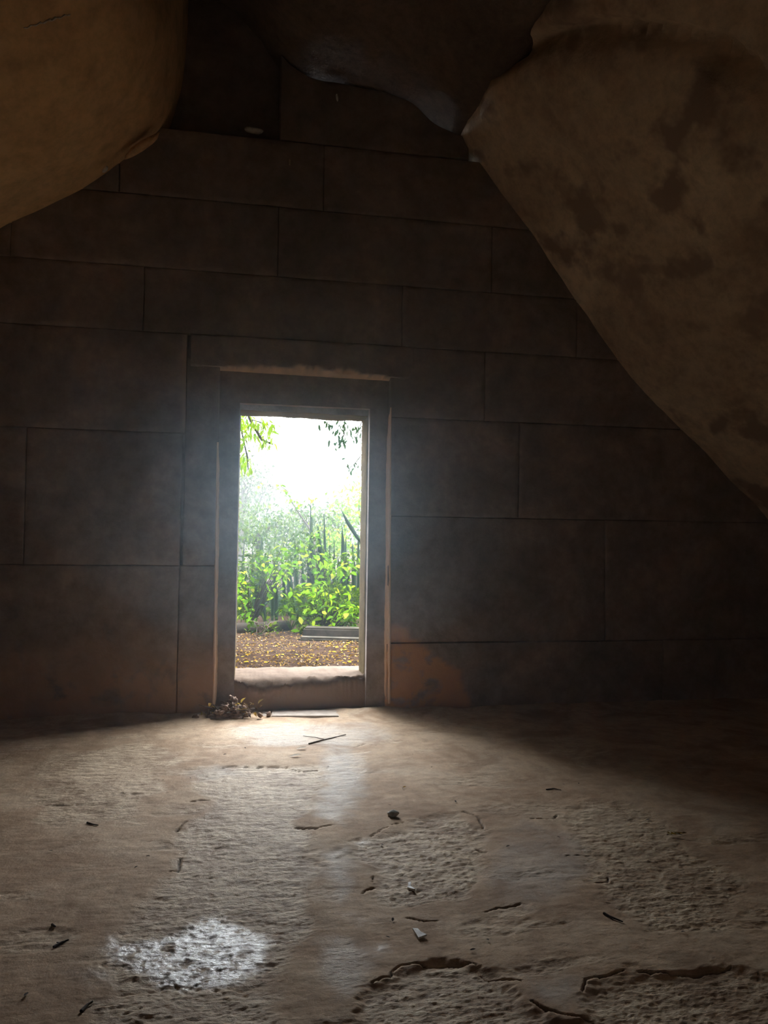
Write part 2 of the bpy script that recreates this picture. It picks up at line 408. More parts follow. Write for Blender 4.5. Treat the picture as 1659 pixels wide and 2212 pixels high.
def surface_strip(name, host, pix, widths, lift, mat):
    """a thin raised strip lying on the surface of a rock shell"""
    from mathutils.bvhtree import BVHTree
    me = host.data; bvh = BVHTree.FromPolygons([v.co for v in me.vertices], [tuple(p.vertices) for p in me.polygons])
    V = []
    for (u, v), w in zip(pix, widths):
        d = Vector(ray(u, v)).normalized(); hit, nr, _, _ = bvh.ray_cast(Vector(CAM_P), d)
        if hit is None: return
        if nr.dot(d) > 0: nr = -nr
        V.append((hit, nr, w))
    out = []
    for i, (p, nr, w) in enumerate(V):
        t = (V[min(i+1, len(V)-1)][0] - V[max(i-1, 0)][0]).normalized(); s = t.cross(nr).normalized()
        out += [tuple(p + s*w - nr*0.004), tuple(p + s*w*0.6 + nr*lift), tuple(p - s*w*0.6 + nr*lift), tuple(p - s*w - nr*0.004)]
    m2 = npmesh(name, np.array(out), grid_faces(len(V), 4), False); fix_normals(m2)
    return link(name, m2, host, mat)
M['streak'] = rock_mat('pale_streak', [(0.3, (0.75, 0.68, 0.56)), (0.7, (0.9, 0.84, 0.74))], 9.0)
nv = 26; vx = np.linspace(50, 152, nv); vy = 61 - (vx-50)*0.30 + 1.6*np.sin(vx*0.35)
surface_strip('pale_streak', BOULDER, list(zip(vx, vy)), 0.006*(1 + 0.6*np.sin(vx*0.6))*np.sin(np.pi*np.linspace(0.06, 0.94, nv))**0.5, 0.006, M['streak'])  # thin pale strip along the boulder face

# ================================================================== STRUCTURE: masonry wall
YF = 0.13           # plane of the recessed door frame
TH = 0.44           # back of the wall
def zc(u, v): return at(u, v, 0.0)[2]
def xc(u, v=1200): return at(u, v, 0.0)[0]
XL, XR = xc(467), xc(838)             # recess edges
JL, JR = at(514.5, 1200, YF)[0], at(789, 1200, YF)[0]             # opening edges
Z_SILL = at(650, 1463, YF)[2]; Z_HEAD = at(650, 893, YF)[2]; Z_LINT = zc(640, 808)
wall = empty('wall_front'); tag(wall, 'brown wall of large stone blocks around the doorway', kind='structure')
def block(name, x0, x1, z0, z1, parent, seed, y=0.0, depth=0.33, relief=0.006, ztop=None, zbot=None, bare=None, wear=(), gap=0.0015, mat='wall', rnd=0.007, step=0.03, mod=None):
    """one dressed block: gridded, gently uneven front with rounded arrises; plain sides and back"""
    x0 += gap; x1 -= gap
    nx = max(6, int((x1-x0)/step)); nz = max(6, int((z1-z0)/step))
    def ease(n, L):
        u = np.linspace(0, 1, n); e = min(0.2, 0.012/L); return np.concatenate([[0, e*0.5], e + u[1:-1]*(1-2*e), [1-e*0.5, 1]])
    ux, uz = ease(nx, x1-x0), ease(nz, z1-z0)
    nx, nz = len(ux), len(uz)
    X = x0 + (x1-x0)*ux[:, None] + 0*uz[None, :]
    bot = (zbot(X) if zbot else z0) + gap + 0*X; top = (ztop(X) if ztop else z1) - gap + 0*X; bot = bot + 0*uz[None, :]; top = top + 0*uz[None, :]
    Z = bot + (top - bot)*uz[None, :]
    P = np.stack([X.ravel(), np.full(X.size, y), Z.ravel()], 1)
    ed = np.minimum(np.minimum(P[:, 0]-x0, x1-P[:, 0]), np.minimum((Z-bot).ravel(), (top-Z).ravel()))
    nz_ = fbm(P, 2.2, 5, 0.55, seed*3.1)
    r = rnd*(1 + 0.8*fbm(P, 6.0, 2, 0.5, seed))
    round_ = np.where(ed < r, r - np.sqrt(np.maximum(r*r - (r-ed)**2, 0)), 0)
    P[:, 1] += -relief*nz_ + round_
    worn = np.zeros(len(P)); br = np.zeros(len(P))
    if mod is not None: mod(P, worn, br, X.ravel(), (Z-bot).ravel(), (top-Z).ravel())
    if bare is not None: br = np.maximum(br, bare(P))
    Bk = P.copy(); Bk[:, 1] = y + depth
    n = nx*nz
    rim = []
    for i in range(nx-1):
        a, b = i*nz, (i+1)*nz; rim += [(a, b, n+b, n+a), (b+nz-1, a+nz-1, n+a+nz-1, n+b+nz-1)]
    for k in range(nz-1):
        a = k; rim += [(a+1, a, n+a, n+a+1)]; a = (nx-1)*nz+k; rim += [(a, a+1, n+a+1, n+a)]
    me = npmesh(name, np.concatenate([P, Bk]), np.concatenate([grid_faces(nx, nz), grid_faces(nx, nz, True, n), np.array(rim)]), True,
                {'worn': np.concatenate([worn, worn]), 'bare': np.concatenate([br, br])})
    fix_normals(me)
    try: me.set_sharp_from_angle(angle=math.radians(50))
    except Exception: pass
    return link(name, me, parent, M[mat])
zA, zB, zC = zc(900, 1389), zc(950, 1116), zc(950, 905)
zL1, zL2 = zc(420, 1222), zc(250, 930)
zD, zE, zFt, zG = zc(640, 735), zc(640, 600), zc(640, 450), zc(460, 287)
def bare_patch(P):
    p1 = [(1.13, 0.02), (1.85, 0.02), (1.75, 0.3), (1.5, 0.46), (1.35, 0.55), (1.33, 0.66), (1.13, 0.70)]
    return sstep(-0.03, 0.03, sdist(P[:, [0, 2]], p1) + 0.05*fbm(P, 5.0, 3, 0.5, 4.0))
def bare_low(P): return 0.5*sstep(0.75, 0.2, P[:, 2] + 0.3*fbm(P, 1.5, 3, 0.5, 2.0))
def worn_edge(xe, w):
    def f(P, worn, br, X, zb, zt):
        k = np.abs(X - xe) + 0.006*fbm(P, 9.0, 2); worn[:] = np.maximum(worn, sstep(w, w*0.4, k))
    return f
# wall to the east of the door
block('stone_block', XR, 3.55, -0.05, zA, wall, 1, bare=bare_patch, rnd=0.02)
block('stone_block', 3.55, 5.6, -0.05, zA, wall, 2)
def b1(P, worn, br, X, zb, zt):
    P[:, 1] += -0.012*sstep(0.0, 0.5, fbm(P, 1.8, 4, 0.55, 8.0)) 
block('stone_block', XR, 3.02, zA, zB, wall, 3, bare=bare_patch, rnd=0.02, relief=0.016, mod=b1)
block('stone_block', 3.02, 5.6, zA, zB, wall, 4)
block('stone_block', XR, 2.25, zB, zC, wall, 5)
block('stone_block', 2.25, 5.2, zB, zC, wall, 6)
block('stone_block', XR, 1.95, zC, zD, wall, 7)
block('stone_block', 1.95, 4.6, zC, zD, wall, 8)
# wall to the west
JX = xc(388)
block('stone_block', JX, XL, -0.05, zL1, wall, 9, bare=bare_low)
block('stone_block', JX+0.02, XL, zL1, zc(420, 772), wall, 10, mod=None)
block('stone_block', -2.0, JX, -0.05, zL1, wall, 11, bare=bare_low)
block('stone_block', -4.9, -2.0, -0.05, zL1, wall, 12)
block('stone_block', -1.55, JX, zL1, zL2, wall, 13)
block('stone_block', -4.9, -1.55, zL1, zL2, wall, 14)
def chip(P, worn, br, X, zb, zt):
    k = sstep(0.045, 0.012, (x1c - X) + 0.03*fbm(P, 5.0, 3)) * sstep(0.0, 0.12, P[:, 2]-zc(400, 945))
    worn[:] = np.maximum(worn, 0.35*k); P[:, 1] += 0.012*k
x1c = JX + 0.02
block('stone_block', -2.2, JX+0.02, zL2, zD, wall, 15, mod=chip)
block('stone_block', -4.9, -2.2, zL2, zD, wall, 16)
# door lintel block: its lower arris is broken away and leans down to the east
def lint_bot(X):
    return zc(420, 795) + (X - xc(420))/(xc(860)-xc(420))*(zc(860, 822) - zc(420, 795))
def lint_mod(P, worn, br, X, zb, zt):
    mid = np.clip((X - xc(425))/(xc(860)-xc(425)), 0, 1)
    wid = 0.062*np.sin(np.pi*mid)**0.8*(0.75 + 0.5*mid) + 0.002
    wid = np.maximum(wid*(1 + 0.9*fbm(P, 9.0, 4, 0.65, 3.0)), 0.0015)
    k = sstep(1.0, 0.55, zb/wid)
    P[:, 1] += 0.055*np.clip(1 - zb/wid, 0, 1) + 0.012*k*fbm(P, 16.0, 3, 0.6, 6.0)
    worn[:] = np.maximum(worn, 0.85*k*(0.75+0.6*fbm(P, 14.0, 2)))  # broken edge, with light from below also painted in as pale colour
    rr = 0.10; cx, cz = xc(890)-rr, rr
    dd = np.hypot(np.maximum(X-cx, 0), np.maximum(cz - zb, 0)); P[:, 1] += 0.05*sstep(rr*0.85, rr*1.15, dd)
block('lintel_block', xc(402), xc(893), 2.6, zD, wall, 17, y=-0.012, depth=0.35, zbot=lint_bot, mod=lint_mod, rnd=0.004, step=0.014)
block('stone_block', xc(893), XR+0.3, zC, zD, wall, 18) if xc(893) < XR else None
# courses above the lintel
def course(xs, z0, z1, seed, **k):
    for i, (a, b) in enumerate(zip(xs[:-1], xs[1:])): block('stone_block', a, b, z0, z1, wall, seed+i, **k)
course([-4.6, -2.6, -0.75, 1.25, 2.75, 4.4], zD, zE, 30)
course([-4.0, -1.7, 0.25, 2.0, 3.7], zE, zFt, 40)
course([-3.6, -0.95, 0.6, 2.9], zFt, zG, 50)
# gable block under the roof, with a thin gap left below the rock
ro = resample(roof_outline, 400)
def roof_z(X):
    order = np.argsort(ro[:, 0]); return np.interp(X, ro[order, 0], ro[order, 1])
def gable_top(X):
    u = (X - xc(640, 200))/(xc(985, 260)-xc(640, 200))
    gap = 0.019 + 0.008*np.sin(9*u) + 0.05*np.exp(-((u-0.86)/0.10)**2) + 0.02*np.exp(-((u-0.12)/0.1)**2)
    return np.maximum(roof_z(X) - np.maximum(gap, 0.006), zG+0.03)
block('gable_block', xc(606, 200), xc(1015, 260), zG, zG+0.6, wall, 60, ztop=gable_top, rnd=0.02, step=0.02)
# core behind the joints, broken only by the doorway
def core(name, lo, hi): return link(name, box_mesh(name, lo, hi), wall, M['wall'])
core('wall_core', (-5.4, 0.06, -0.3), (JL-0.01, TH-0.01, zG-0.01))
core('wall_core', (JR+0.01, 0.06, -0.3), (5.9, TH-0.01, zG-0.01))
core('wall_core', (JL-0.01, 0.06, Z_HEAD+0.05), (JR+0.01, TH-0.01, zG-0.01))
# set-back rock above the wall head on the west side
def plug_mod(P, worn, br, X, zb, zt): P[:, 1] += 0.06*fbm(P, 2.0, 4, 0.55, 77.0)
po_ = block('upper_rock', -3.2, xc(612, 200), zG-0.05, 6.8, wall, 61, y=0.22, depth=0.3, relief=0.05, step=0.05, mod=plug_mod)

# ---------------- door frame: jambs, head and threshold
door = empty('door_1'); tag(door, 'open stone doorway with recessed jambs and worn threshold looking onto green garden', kind='structure')
def jamb_mod(xe, sgn, wear):
    def f(P, worn, br, X, zb, zt):
        br[:] = 0.6*sstep(0.9, 0.1, P[:, 2] + 0.25*fbm(P, 2.0, 3, 0.5, 9.0))
    return f
def jamb(x0, x1, inner, seed):
    """a jamb: front, the reveal and the back as one closed mesh, the inner arris slightly wavy and rounded"""
    nz, zz = 90, np.linspace(-0.02, Z_HEAD+0.02, 90)
    prof = []
    s = 1 if inner > (x0+x1)/2 else -1
    outer = x0 if s > 0 else x1
    r = 0.012
    xs = [(outer, YF+0.2), (outer, YF)] + [(outer + (inner-outer)*k, YF) for k in (0.25, 0.5, 0.75, 0.9)]
    xs += [(inner - s*r, YF), (inner - s*r*0.3, YF + r*0.3), (inner, YF + r)]
    xs += [(inner, YF + (TH-YF)*k) for k in (0.15, 0.35, 0.55, 0.75, 0.93)] + [(inner - s*0.012, TH), (outer, TH)]
    m = len(xs); V = np.zeros((nz, m, 3)); wn = np.zeros((nz, m)); br = np.zeros((nz, m))
    for j, (x, y) in enumerate(xs):
        P = np.stack([np.full(nz, x), np.full(nz, y), zz], 1)
        q = fbm(P, 3.0, 4, 0.6, seed)
        P[:, 0] += -s*0.010*np.abs(q)*(1 if 5 <= j <= 13 else 0) - s*0.01*(1-sstep(0.0, 0.5, zz))*(1 if 5 <= j <= 13 else 0)
        P[:, 1] += 0.005*q*(1 if 1 <= j <= 6 else 0)
        V[:, j] = P; br[:, j] = 0.5*sstep(1.0, 0.1, zz + 0.3*fbm(P, 2.0, 3, 0.5, 9.0)) if j < 8 else 0
        wn[:, j] = 0
    me = npmesh('jamb', V.reshape(-1, 3), grid_faces(nz, m), True, {'worn': wn.ravel(), 'bare': br.ravel()})
    fix_normals(me)
    try: me.set_sharp_from_angle(angle=math.radians(45))
    except Exception: pass
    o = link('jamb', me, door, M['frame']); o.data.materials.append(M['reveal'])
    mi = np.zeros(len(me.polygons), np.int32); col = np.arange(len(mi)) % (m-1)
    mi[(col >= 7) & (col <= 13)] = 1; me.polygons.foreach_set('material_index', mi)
    return o
jamb(XL-0.02, JL, JL, 70.0); jamb(JR, XR+0.02, JR, 80.0)
# splayed reveals of the recess, door light painted in as pale colour
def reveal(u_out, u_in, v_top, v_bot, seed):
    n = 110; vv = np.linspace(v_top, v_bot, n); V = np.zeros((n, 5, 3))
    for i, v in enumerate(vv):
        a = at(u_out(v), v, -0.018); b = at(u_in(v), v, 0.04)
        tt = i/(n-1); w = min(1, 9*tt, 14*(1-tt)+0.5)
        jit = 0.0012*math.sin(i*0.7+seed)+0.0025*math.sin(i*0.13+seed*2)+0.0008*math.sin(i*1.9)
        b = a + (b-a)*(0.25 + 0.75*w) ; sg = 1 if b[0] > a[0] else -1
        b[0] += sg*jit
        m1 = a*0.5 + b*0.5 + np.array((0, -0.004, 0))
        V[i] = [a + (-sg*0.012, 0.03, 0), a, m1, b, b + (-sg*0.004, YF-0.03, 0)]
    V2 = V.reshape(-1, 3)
    me = npmesh('lit_arris', V2, grid_faces(n, 5), True, {'worn': np.full(len(V2), 0.9), 'bare': np.zeros(len(V2))})
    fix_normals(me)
    return link('lit_arris', me, door, M['wall'])
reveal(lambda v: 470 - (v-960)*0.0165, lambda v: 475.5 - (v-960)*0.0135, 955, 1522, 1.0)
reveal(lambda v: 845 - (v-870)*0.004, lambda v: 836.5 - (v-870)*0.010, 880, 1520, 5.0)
# head of the frame
def head():
    nx = 70; xx = np.linspace(XL, XR, nx)
    prof = [(Z_LINT+0.06, YF), (Z_LINT-0.05, YF), (Z_HEAD+0.10, YF), (Z_HEAD+0.02, YF), (Z_HEAD+0.004, YF+0.004), (Z_HEAD, YF+0.016), (Z_HEAD, 0.15), (Z_HEAD, 0.28), (Z_HEAD, TH-0.02), (Z_HEAD+0.01, TH), (Z_LINT+0.06, TH)]
    V = np.zeros((nx, len(prof), 3)); wn = np.zeros((nx, len(prof)))
    for j, (z, y) in enumerate(prof):
        P = np.stack([xx, np.full(nx, y), np.full(nx, z)], 1); q = fbm(P, 4.0, 4, 0.6, 90.0)
        if 3 <= j <= 9:
            P[:, 2] += 0.012*q - 0.008*(xx-0.5); wn[:, j] = 0.0
        if j < 4: P[:, 1] += 0.005*q
        V[:, j] = P
    me = npmesh('head', V.reshape(-1, 3), grid_faces(nx, len(prof)), True, {'worn': wn.ravel(), 'bare': np.zeros(wn.size)})
    fix_normals(me)
    try: me.set_sharp_from_angle(angle=math.radians(45))
    except Exception: pass
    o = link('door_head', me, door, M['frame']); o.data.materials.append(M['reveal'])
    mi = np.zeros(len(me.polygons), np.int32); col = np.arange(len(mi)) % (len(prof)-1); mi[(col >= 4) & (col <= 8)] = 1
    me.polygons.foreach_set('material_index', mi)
head()
# threshold: flat brown front, broken irregular top edge
def sill():
    nx = 150; xx = np.linspace(XL-0.01, XR+0.01, nx)
    prof = [(-0.08, 0.115), (0.0, 0.11), (0.06, 0.105), (0.13, 0.10), (0.19, 0.10), (0.225, 0.102), (0.245, 0.105), (0.262, 0.112), (0.272, 0.122), (0.276, 0.135), (0.277, 0.16), (0.276, 0.22), (0.275, 0.30), (0.272, 0.42), (0.268, 0.56), (0.262, 0.70), (0.235, 0.74), (-0.08, 0.74)]
    V = np.zeros((nx, len(prof), 3)); fc = np.zeros((nx, len(prof)))
    k = Z_SILL/0.277
    brk = np.exp(-((xx-0.25)/0.25)**2)
    for j, (z, y) in enumerate(prof):
        P = np.stack([xx, np.full(nx, y), np.full(nx, z*k)], 1); q = fbm(P, 6.0, 5, 0.62, 100.0); q2 = fbm(P, 14.0, 4, 0.6, 130.0)
        inb = ((xx > JL-0.01) & (xx < JR+0.01)).astype(float)
        if 4 <= j <= 9:
            P[:, 2] += inb*(0.030*q + 0.018*q2 - 0.035*brk*(1 if j < 9 else 0.5)); P[:, 1] += 0.03*q + 0.020*q2 - 0.02*brk
        elif 10 <= j <= 15: P[:, 2] += 0.012*q + 0.005*q2
        else: P[:, 1] += 0.006*q
        V[:, j] = P; fc[:, j] = 1.0 if j <= 4 else (0.5 if j == 5 else 0.0)
    me = npmesh('threshold', V.reshape(-1, 3), grid_faces(nx, len(prof)), True, {'face': fc.ravel()})
    fix_normals(me)
    link('threshold', me, door, M['sill'])
sill()

# ================================================================== STRUCTURE: floor
def fl(pts): return [tuple(atz(u, v)[:2]) for u, v in pts]
ROUGH = [  # outline, depth of the erosion, relief
    ([(440, 1662), (560, 1650), (690, 1657), (700, 1700), (665, 1760), (640, 1786), (690, 1800), (670, 1840), (700, 1870), (655, 1930), (655, 2000), (600, 2075), (560, 2130), (400, 2150), (250, 2150), (200, 2085), (290, 1960), (370, 1885), (380, 1800), (460, 1728), (410, 1702)], 0.008, 1.0),
    ([(765, 1815), (842, 1783), (871, 1776), (1000, 1752), (1050, 1790), (1045, 1850), (1045, 1900), (1000, 1938), (890, 1952), (795, 1935), (806, 1912), (808, 1888), (760, 1845)], 0.010, 1.2),
    ([(1150, 1765), (1300, 1730), (1400, 1745), (1500, 1830), (1620, 1910), (1560, 2010), (1400, 2010), (1312, 1960), (1312, 1905), (1285, 1907), (1270, 1848), (1195, 1768)], 0.007, 1.0),
    ([(700, 2300), (760, 2170), (802, 2116), (842, 2104), (851, 2087), (900, 2074), (1010, 2071), (1036, 2094), (1091, 2103), (1125, 2110), (1150, 2155), (1210, 2182), (1285, 2195), (1262, 2130), (1265, 2112), (1305, 2105), (1345, 2092), (1495, 2100), (1580, 2085), (1800, 2110), (2100, 2300)], 0.016, 0.9),
    ([(100, 1640), (300, 1605), (415, 1640), (330, 1672), (360, 1716), (300, 1760), (90, 1790), (60, 1700)], 0.004, 0.8),
    ([(180, 2160), (330, 2140), (600, 2130), (640, 2180), (560, 2290), (200, 2290)], 0.006, 1.0),
    ([(480, 1570), (640, 1560), (800, 1572), (880, 1600), (770, 1612), (600, 1612), (500, 1600)], 0.002, 0.5),
    ([(690, 1640), (790, 1622), (800, 1660), (780, 1705), (745, 1780), (690, 1772), (668, 1742), (702, 1695)], 0.003, 0.35),
    ([(703, 1842), (750, 1832), (757, 1930), (722, 1947), (706, 1900)], 0.003, 0.35),
    ([(688, 2032), (760, 2020), (825, 2062), (795, 2110), (740, 2160), (705, 2120)], 0.003, 0.4),
    ([(1050, 1967), (1125, 1950), (1170, 1960), (1130, 1985), (1060, 1985)], 0.006, 0.7),
]
WET = [([(205, 2022), (300, 2032), (372, 2012), (462, 1974), (540, 1998), (588, 2022), (565, 2080), (525, 2112), (440, 2132), (372, 2142), (300, 2112), (240, 2082)], 1.0),
       ([(690, 1640), (790, 1622), (800, 1660), (780, 1705), (745, 1780), (690, 1772), (668, 1742), (702, 1695)], 0.10),
       ([(703, 1842), (750, 1832), (757, 1930), (722, 1947), (706, 1900)], 0.10),
       ([(688, 2032), (760, 2020), (825, 2062), (795, 2110), (740, 2160), (705, 2120)], 0.10),
       ([(700, 1968), (790, 1960), (860, 1972), (780, 1992)], 0.10),
       ([(800, 2030), (840, 2032), (850, 2052), (815, 2050)], 0.5),
       ([(770, 1815), (800, 1806), (800, 1822), (775, 1828)], 0.6),
       ([(90, 2120), (150, 2090), (240, 2100), (200, 2150)], 0.45)]
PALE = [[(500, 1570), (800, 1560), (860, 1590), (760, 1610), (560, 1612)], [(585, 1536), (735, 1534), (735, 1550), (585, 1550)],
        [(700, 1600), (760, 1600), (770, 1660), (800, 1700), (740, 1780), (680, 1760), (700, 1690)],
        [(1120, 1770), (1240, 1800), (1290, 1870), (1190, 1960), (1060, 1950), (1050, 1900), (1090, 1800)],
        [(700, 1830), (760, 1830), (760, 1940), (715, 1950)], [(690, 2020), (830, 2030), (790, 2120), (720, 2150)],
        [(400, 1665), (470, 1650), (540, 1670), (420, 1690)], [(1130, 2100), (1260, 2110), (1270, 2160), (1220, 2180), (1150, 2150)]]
CRACKS = [[(482, 1656), (502, 1654), (560, 1655), (617, 1656), (654, 1663), (685, 1661)], [(637, 1788), (681, 1791), (715, 1784)], [(766, 1614), (786, 1607), (813, 1609)],
          [(802, 1806), (819, 1795), (842, 1782), (871, 1777)], [(782, 1925), (790, 1918), (806, 1912), (807, 1890)], [(1048, 1967), (1074, 1961), (1125, 1951)],
          [(802, 2116), (825, 2106), (842, 2104), (851, 2087), (871, 2078), (900, 2074), (950, 2075), (993, 2072), (1010, 2071), (1030, 2078)],
          [(1036, 2094), (1057, 2104), (1091, 2103), (1125, 2110)], [(1150, 2155), (1180, 2172), (1210, 2182), (1285, 2195)],
          [(1258, 2135), (1265, 2112), (1305, 2105), (1345, 2092)], [(1380, 2094), (1440, 2097), (1495, 2100), (1580, 2085)], [(1285, 1907), (1312, 1905), (1313, 1895)], [(1225, 1851), (1270, 1847)],
          [(1145, 1767), (1195, 1767), (1203, 1758)], [(880, 1976), (920, 1984), (945, 1983)], [(380, 1795), (395, 1780), (402, 1776)], [(368, 1884), (385, 1880), (390, 1852)],
          [(240, 1717), (300, 1718), (360, 1715)], [(100, 1740), (180, 1738)], [(1030, 1830), (1050, 1840)], [(410, 1735), (450, 1730)], [(1000, 1750), (1030, 1760), (1045, 1785)]]
def make_floor():
    nr, ncol = 600, 880
    q = np.linspace(0, 1, nr); d = 1/((1/6.9)*q + (1/1.75)*(1-q))           # rows get closer together where the eye is nearer
    k = np.linspace(-0.72, 1.08, ncol)
    D, K = np.meshgrid(d, k, indexing='ij')
    P = np.stack([(D*K).ravel(), (D-6.0).ravel(), np.zeros(D.size)], 1)
    xy = P[:, :2]
    warp = xy + 0.075*np.stack([fbm(P, 3.0, 4, 0.6, 5.0), fbm(P, 3.0, 4, 0.6, 15.0)], 1)
    z = 0.022*fbm(P, 0.6, 3, 0.5, 1.0) + 0.007*fbm(P, 2.4, 4, 0.55, 2.0) + 0.0026*fbm(P*np.array((0.7, 1.4, 1)), 12.0, 4, 0.62, 3.0)
    rough = np.zeros(len(P))
    gate = fbm(P*np.array((0.45, 1.2, 1)), 3.5, 3, 0.55, 61.0)
    patchy = fbm(P*np.array((0.7, 1.2, 1)), 5.0, 4, 0.6, 71.0)
    n1 = fbm(P*np.array((0.55, 1.2, 1)), 15.0, 4, 0.68, 7.0); n2 = fbm(P*np.array((0.75, 1.15, 1)), 46.0, 3, 0.65, 8.0)
    ridg = -np.abs(fbm(P*np.array((0.5, 1.3, 1)), 8.0, 4, 0.6, 33.0))
    for poly, dep, rel in ROUGH:
        s = sdist(warp, fl(poly)) + 0.05*patchy
        near = sstep(-0.03, 0.05, s)
        z += -dep*0.8*sstep(-0.02, 0.03, s + 0.02*n1)
        rough = np.maximum(rough, near*min(1.0, 0.55+0.45*rel))
        z += near*rel*(0.0045*n1 + 0.0042*n2 + 0.004*ridg)
    # scattered small flaking elsewhere
    fl_ = sstep(0.12, 0.42, gate)*(1-rough)
    z += -0.005*fl_ + 0.006*fl_*n1 + 0.002*fl_*n2; rough = np.maximum(rough, 0.6*fl_)
    wet = np.zeros(len(P)); pale = np.zeros(len(P)); crack = np.zeros(len(P))
    warp2 = xy + 0.05*np.stack([fbm(P, 7.0, 4, 0.6, 25.0), fbm(P, 7.0, 4, 0.6, 35.0)], 1)
    for poly, a in WET: wet = np.maximum(wet, a*sstep(-0.02, 0.06, sdist(warp2, fl(poly))))
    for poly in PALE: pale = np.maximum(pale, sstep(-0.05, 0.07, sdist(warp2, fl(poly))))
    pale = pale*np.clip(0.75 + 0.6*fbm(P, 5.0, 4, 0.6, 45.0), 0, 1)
    wob = xy + 0.008*np.stack([fbm(P, 20.0, 3, 0.6, 55.0), fbm(P, 20.0, 3, 0.6, 65.0)], 1)
    for c in CRACKS:
        g = dist_poly(wob, fl(c)); wmod = 0.005*(1 + 1.6*fbm(P, 7.0, 3, 0.6, 75.0))*(0.55 + 0.12*(P[:, 1]+6.0))
        cc = sstep(1.0, 0.35, g/np.maximum(wmod, 0.0006))*(wmod > 0.0008); crack = np.maximum(crack, cc)
    z += -0.012*crack
    # the wet hollow tips gently towards the doorway
    wp = np.array(fl(WET[0][0])); wc = wp.mean(0); rad = np.exp(-(np.linalg.norm(xy-wc, axis=1)/0.42)**2)
    z += rad*(-0.045*(xy[:, 0]-wc[0]) + 0.0*(xy[:, 1]-wc[1]))
    # earth banked up at the foot of the wall
    z += 0.045*np.exp(-((P[:, 1])/0.16)**2)*(0.6 + 0.6*fbm(P, 3.0, 3, 0.5, 85.0))*(1 - np.exp(-((P[:, 0]-0.42)/0.40)**4))
    P[:, 2] = z
    Fq = grid_faces(nr, ncol)
    me = npmesh('floor', P, Fq, True, {'rough': rough, 'wet': wet, 'pale': pale, 'crack': crack*0.85})
    fix_normals(me)
    if me.polygons[0].normal.z < 0: me.flip_normals()
    return link('floor', me, None, M['floor']), P, nr, ncol, d, k
FLOOR, FP, FNR, FNC, FD, FK = make_floor()
tag(FLOOR, 'uneven earthen cave floor with eroded rough patches and wet hollows', kind='structure')
def floor_z(x, y):
    D = y + 6.0; i = np.argmin(np.abs(FD - D)); j = np.argmin(np.abs(FK - x/FD[i])); return FP[i*FNC + j, 2]
bed = link('floor_bed', box_mesh('floor_bed', (-13, -9.5, -0.6), (13, 0.3, -0.10)), FLOOR, M['floor'])

# ================================================================== OUTSIDE: ground, kerbs
GZ = 0.19
def ground():
    n, m = 130, 150
    xs = np.linspace(-9, 12, m); ys = 0.55 + (np.linspace(0, 1, n)**1.8)*45
    Y, X = np.meshgrid(ys, xs, indexing='ij')
    P = np.stack([X.ravel(), Y.ravel(), np.zeros(X.size)], 1)
    P[:, 2] = GZ + 0.02*fbm(P, 1.5, 4, 0.55, 3.0) + 0.35*sstep(4.0, 12.0, P[:, 1]) + 0.8*sstep(10, 40, P[:, 1])
    me = npmesh('ground', P, grid_faces(n, m)); fix_normals(me)
    if me.polygons[0].normal.z < 0: me.flip_normals()
    return link('ground', me, None, M['earth'])
tag(ground(), 'bare brown earth outside the doorway strewn with leaf litter', kind='structure')
# flank of rock beside the path outside, which shades the threshold from the west
nn = 26
bm = bmesh.new(); bmesh.ops.create_icosphere(bm, subdivisions=5, radius=1.0)
P_ = np.array([v.co for v in bm.verts]); P_ = np.sign(P_)*np.abs(P_)**0.45
P_ *= (1 + 0.05*fbm(P_, 1.6, 4, 0.55, 5.0))[:, None]
for v_, p_ in zip(bm.verts, P_): v_.co = p_*np.array((1.5, 0.84, 2.6))
for f_ in bm.faces: f_.smooth = True
me = bpy.data.meshes.new('wall_outside'); bm.to_mesh(me); bm.free()
ow = link('wall_outside', me, None, M['outer_rock']); ow.location = (-1.68, 1.31, 1.3)
tag(ow, 'rock flank standing outside beside the path to the doorway', kind='structure')

def along(p, q, h, w, name, mat, parent=None, bev=0.02):
    p, q = Vector(p), Vector(q); L = (q-p).length
    me = box_mesh(name, (0, -w/2, 0), (L, w/2, h), bev)
    o = link(name, me, parent, mat); o.location = p; o.rotation_euler = (0, 0, math.atan2(q.y-p.y, q.x-p.x)); return o
k1a, k1b = at(648, 1386, 3.05), at(830, 1397, 2.75)
k = along((k1a[0]+0.05, 3.05, GZ-0.05), (k1b[0]+0.5, 2.70, GZ-0.05), 0.175, 0.22, 'stone_kerb', M['kerb'])
tag(k, 'low grey stone kerb edging the planting beside the bright shrub', 'kerb')
k2 = along((k1a[0]-0.02, 2.83, GZ-0.05), (k1b[0]+0.4, 2.42, GZ-0.05), 0.09, 0.16, 'stone_edging', M['kerb'])
tag(k2, 'thin flat stone edging lying at the foot of the kerb', 'edging')
la, lb = at(528, 1358, 3.5), at(622, 1352, 3.7)
V, Fq = tube_np(wobble((la[0]-0.35, 3.5, GZ+0.02), (lb[0], 3.7, GZ+0.05), 9, 0.008), [0.085, 0.09, 0.088, 0.09, 0.085, 0.087, 0.085, 0.08, 0.075], 10)
caps = np.array([[0, 1, 2, 3], [0, 3, 4, 5], [0, 5, 6, 7], [0, 7, 8, 9]]); Fq = np.concatenate([Fq, caps[:, ::-1], caps + len(V)-10])
tag(link('log', npmesh('log', V, Fq), None, M['bark']), 'weathered grey log lying behind the leaf litter', 'log')

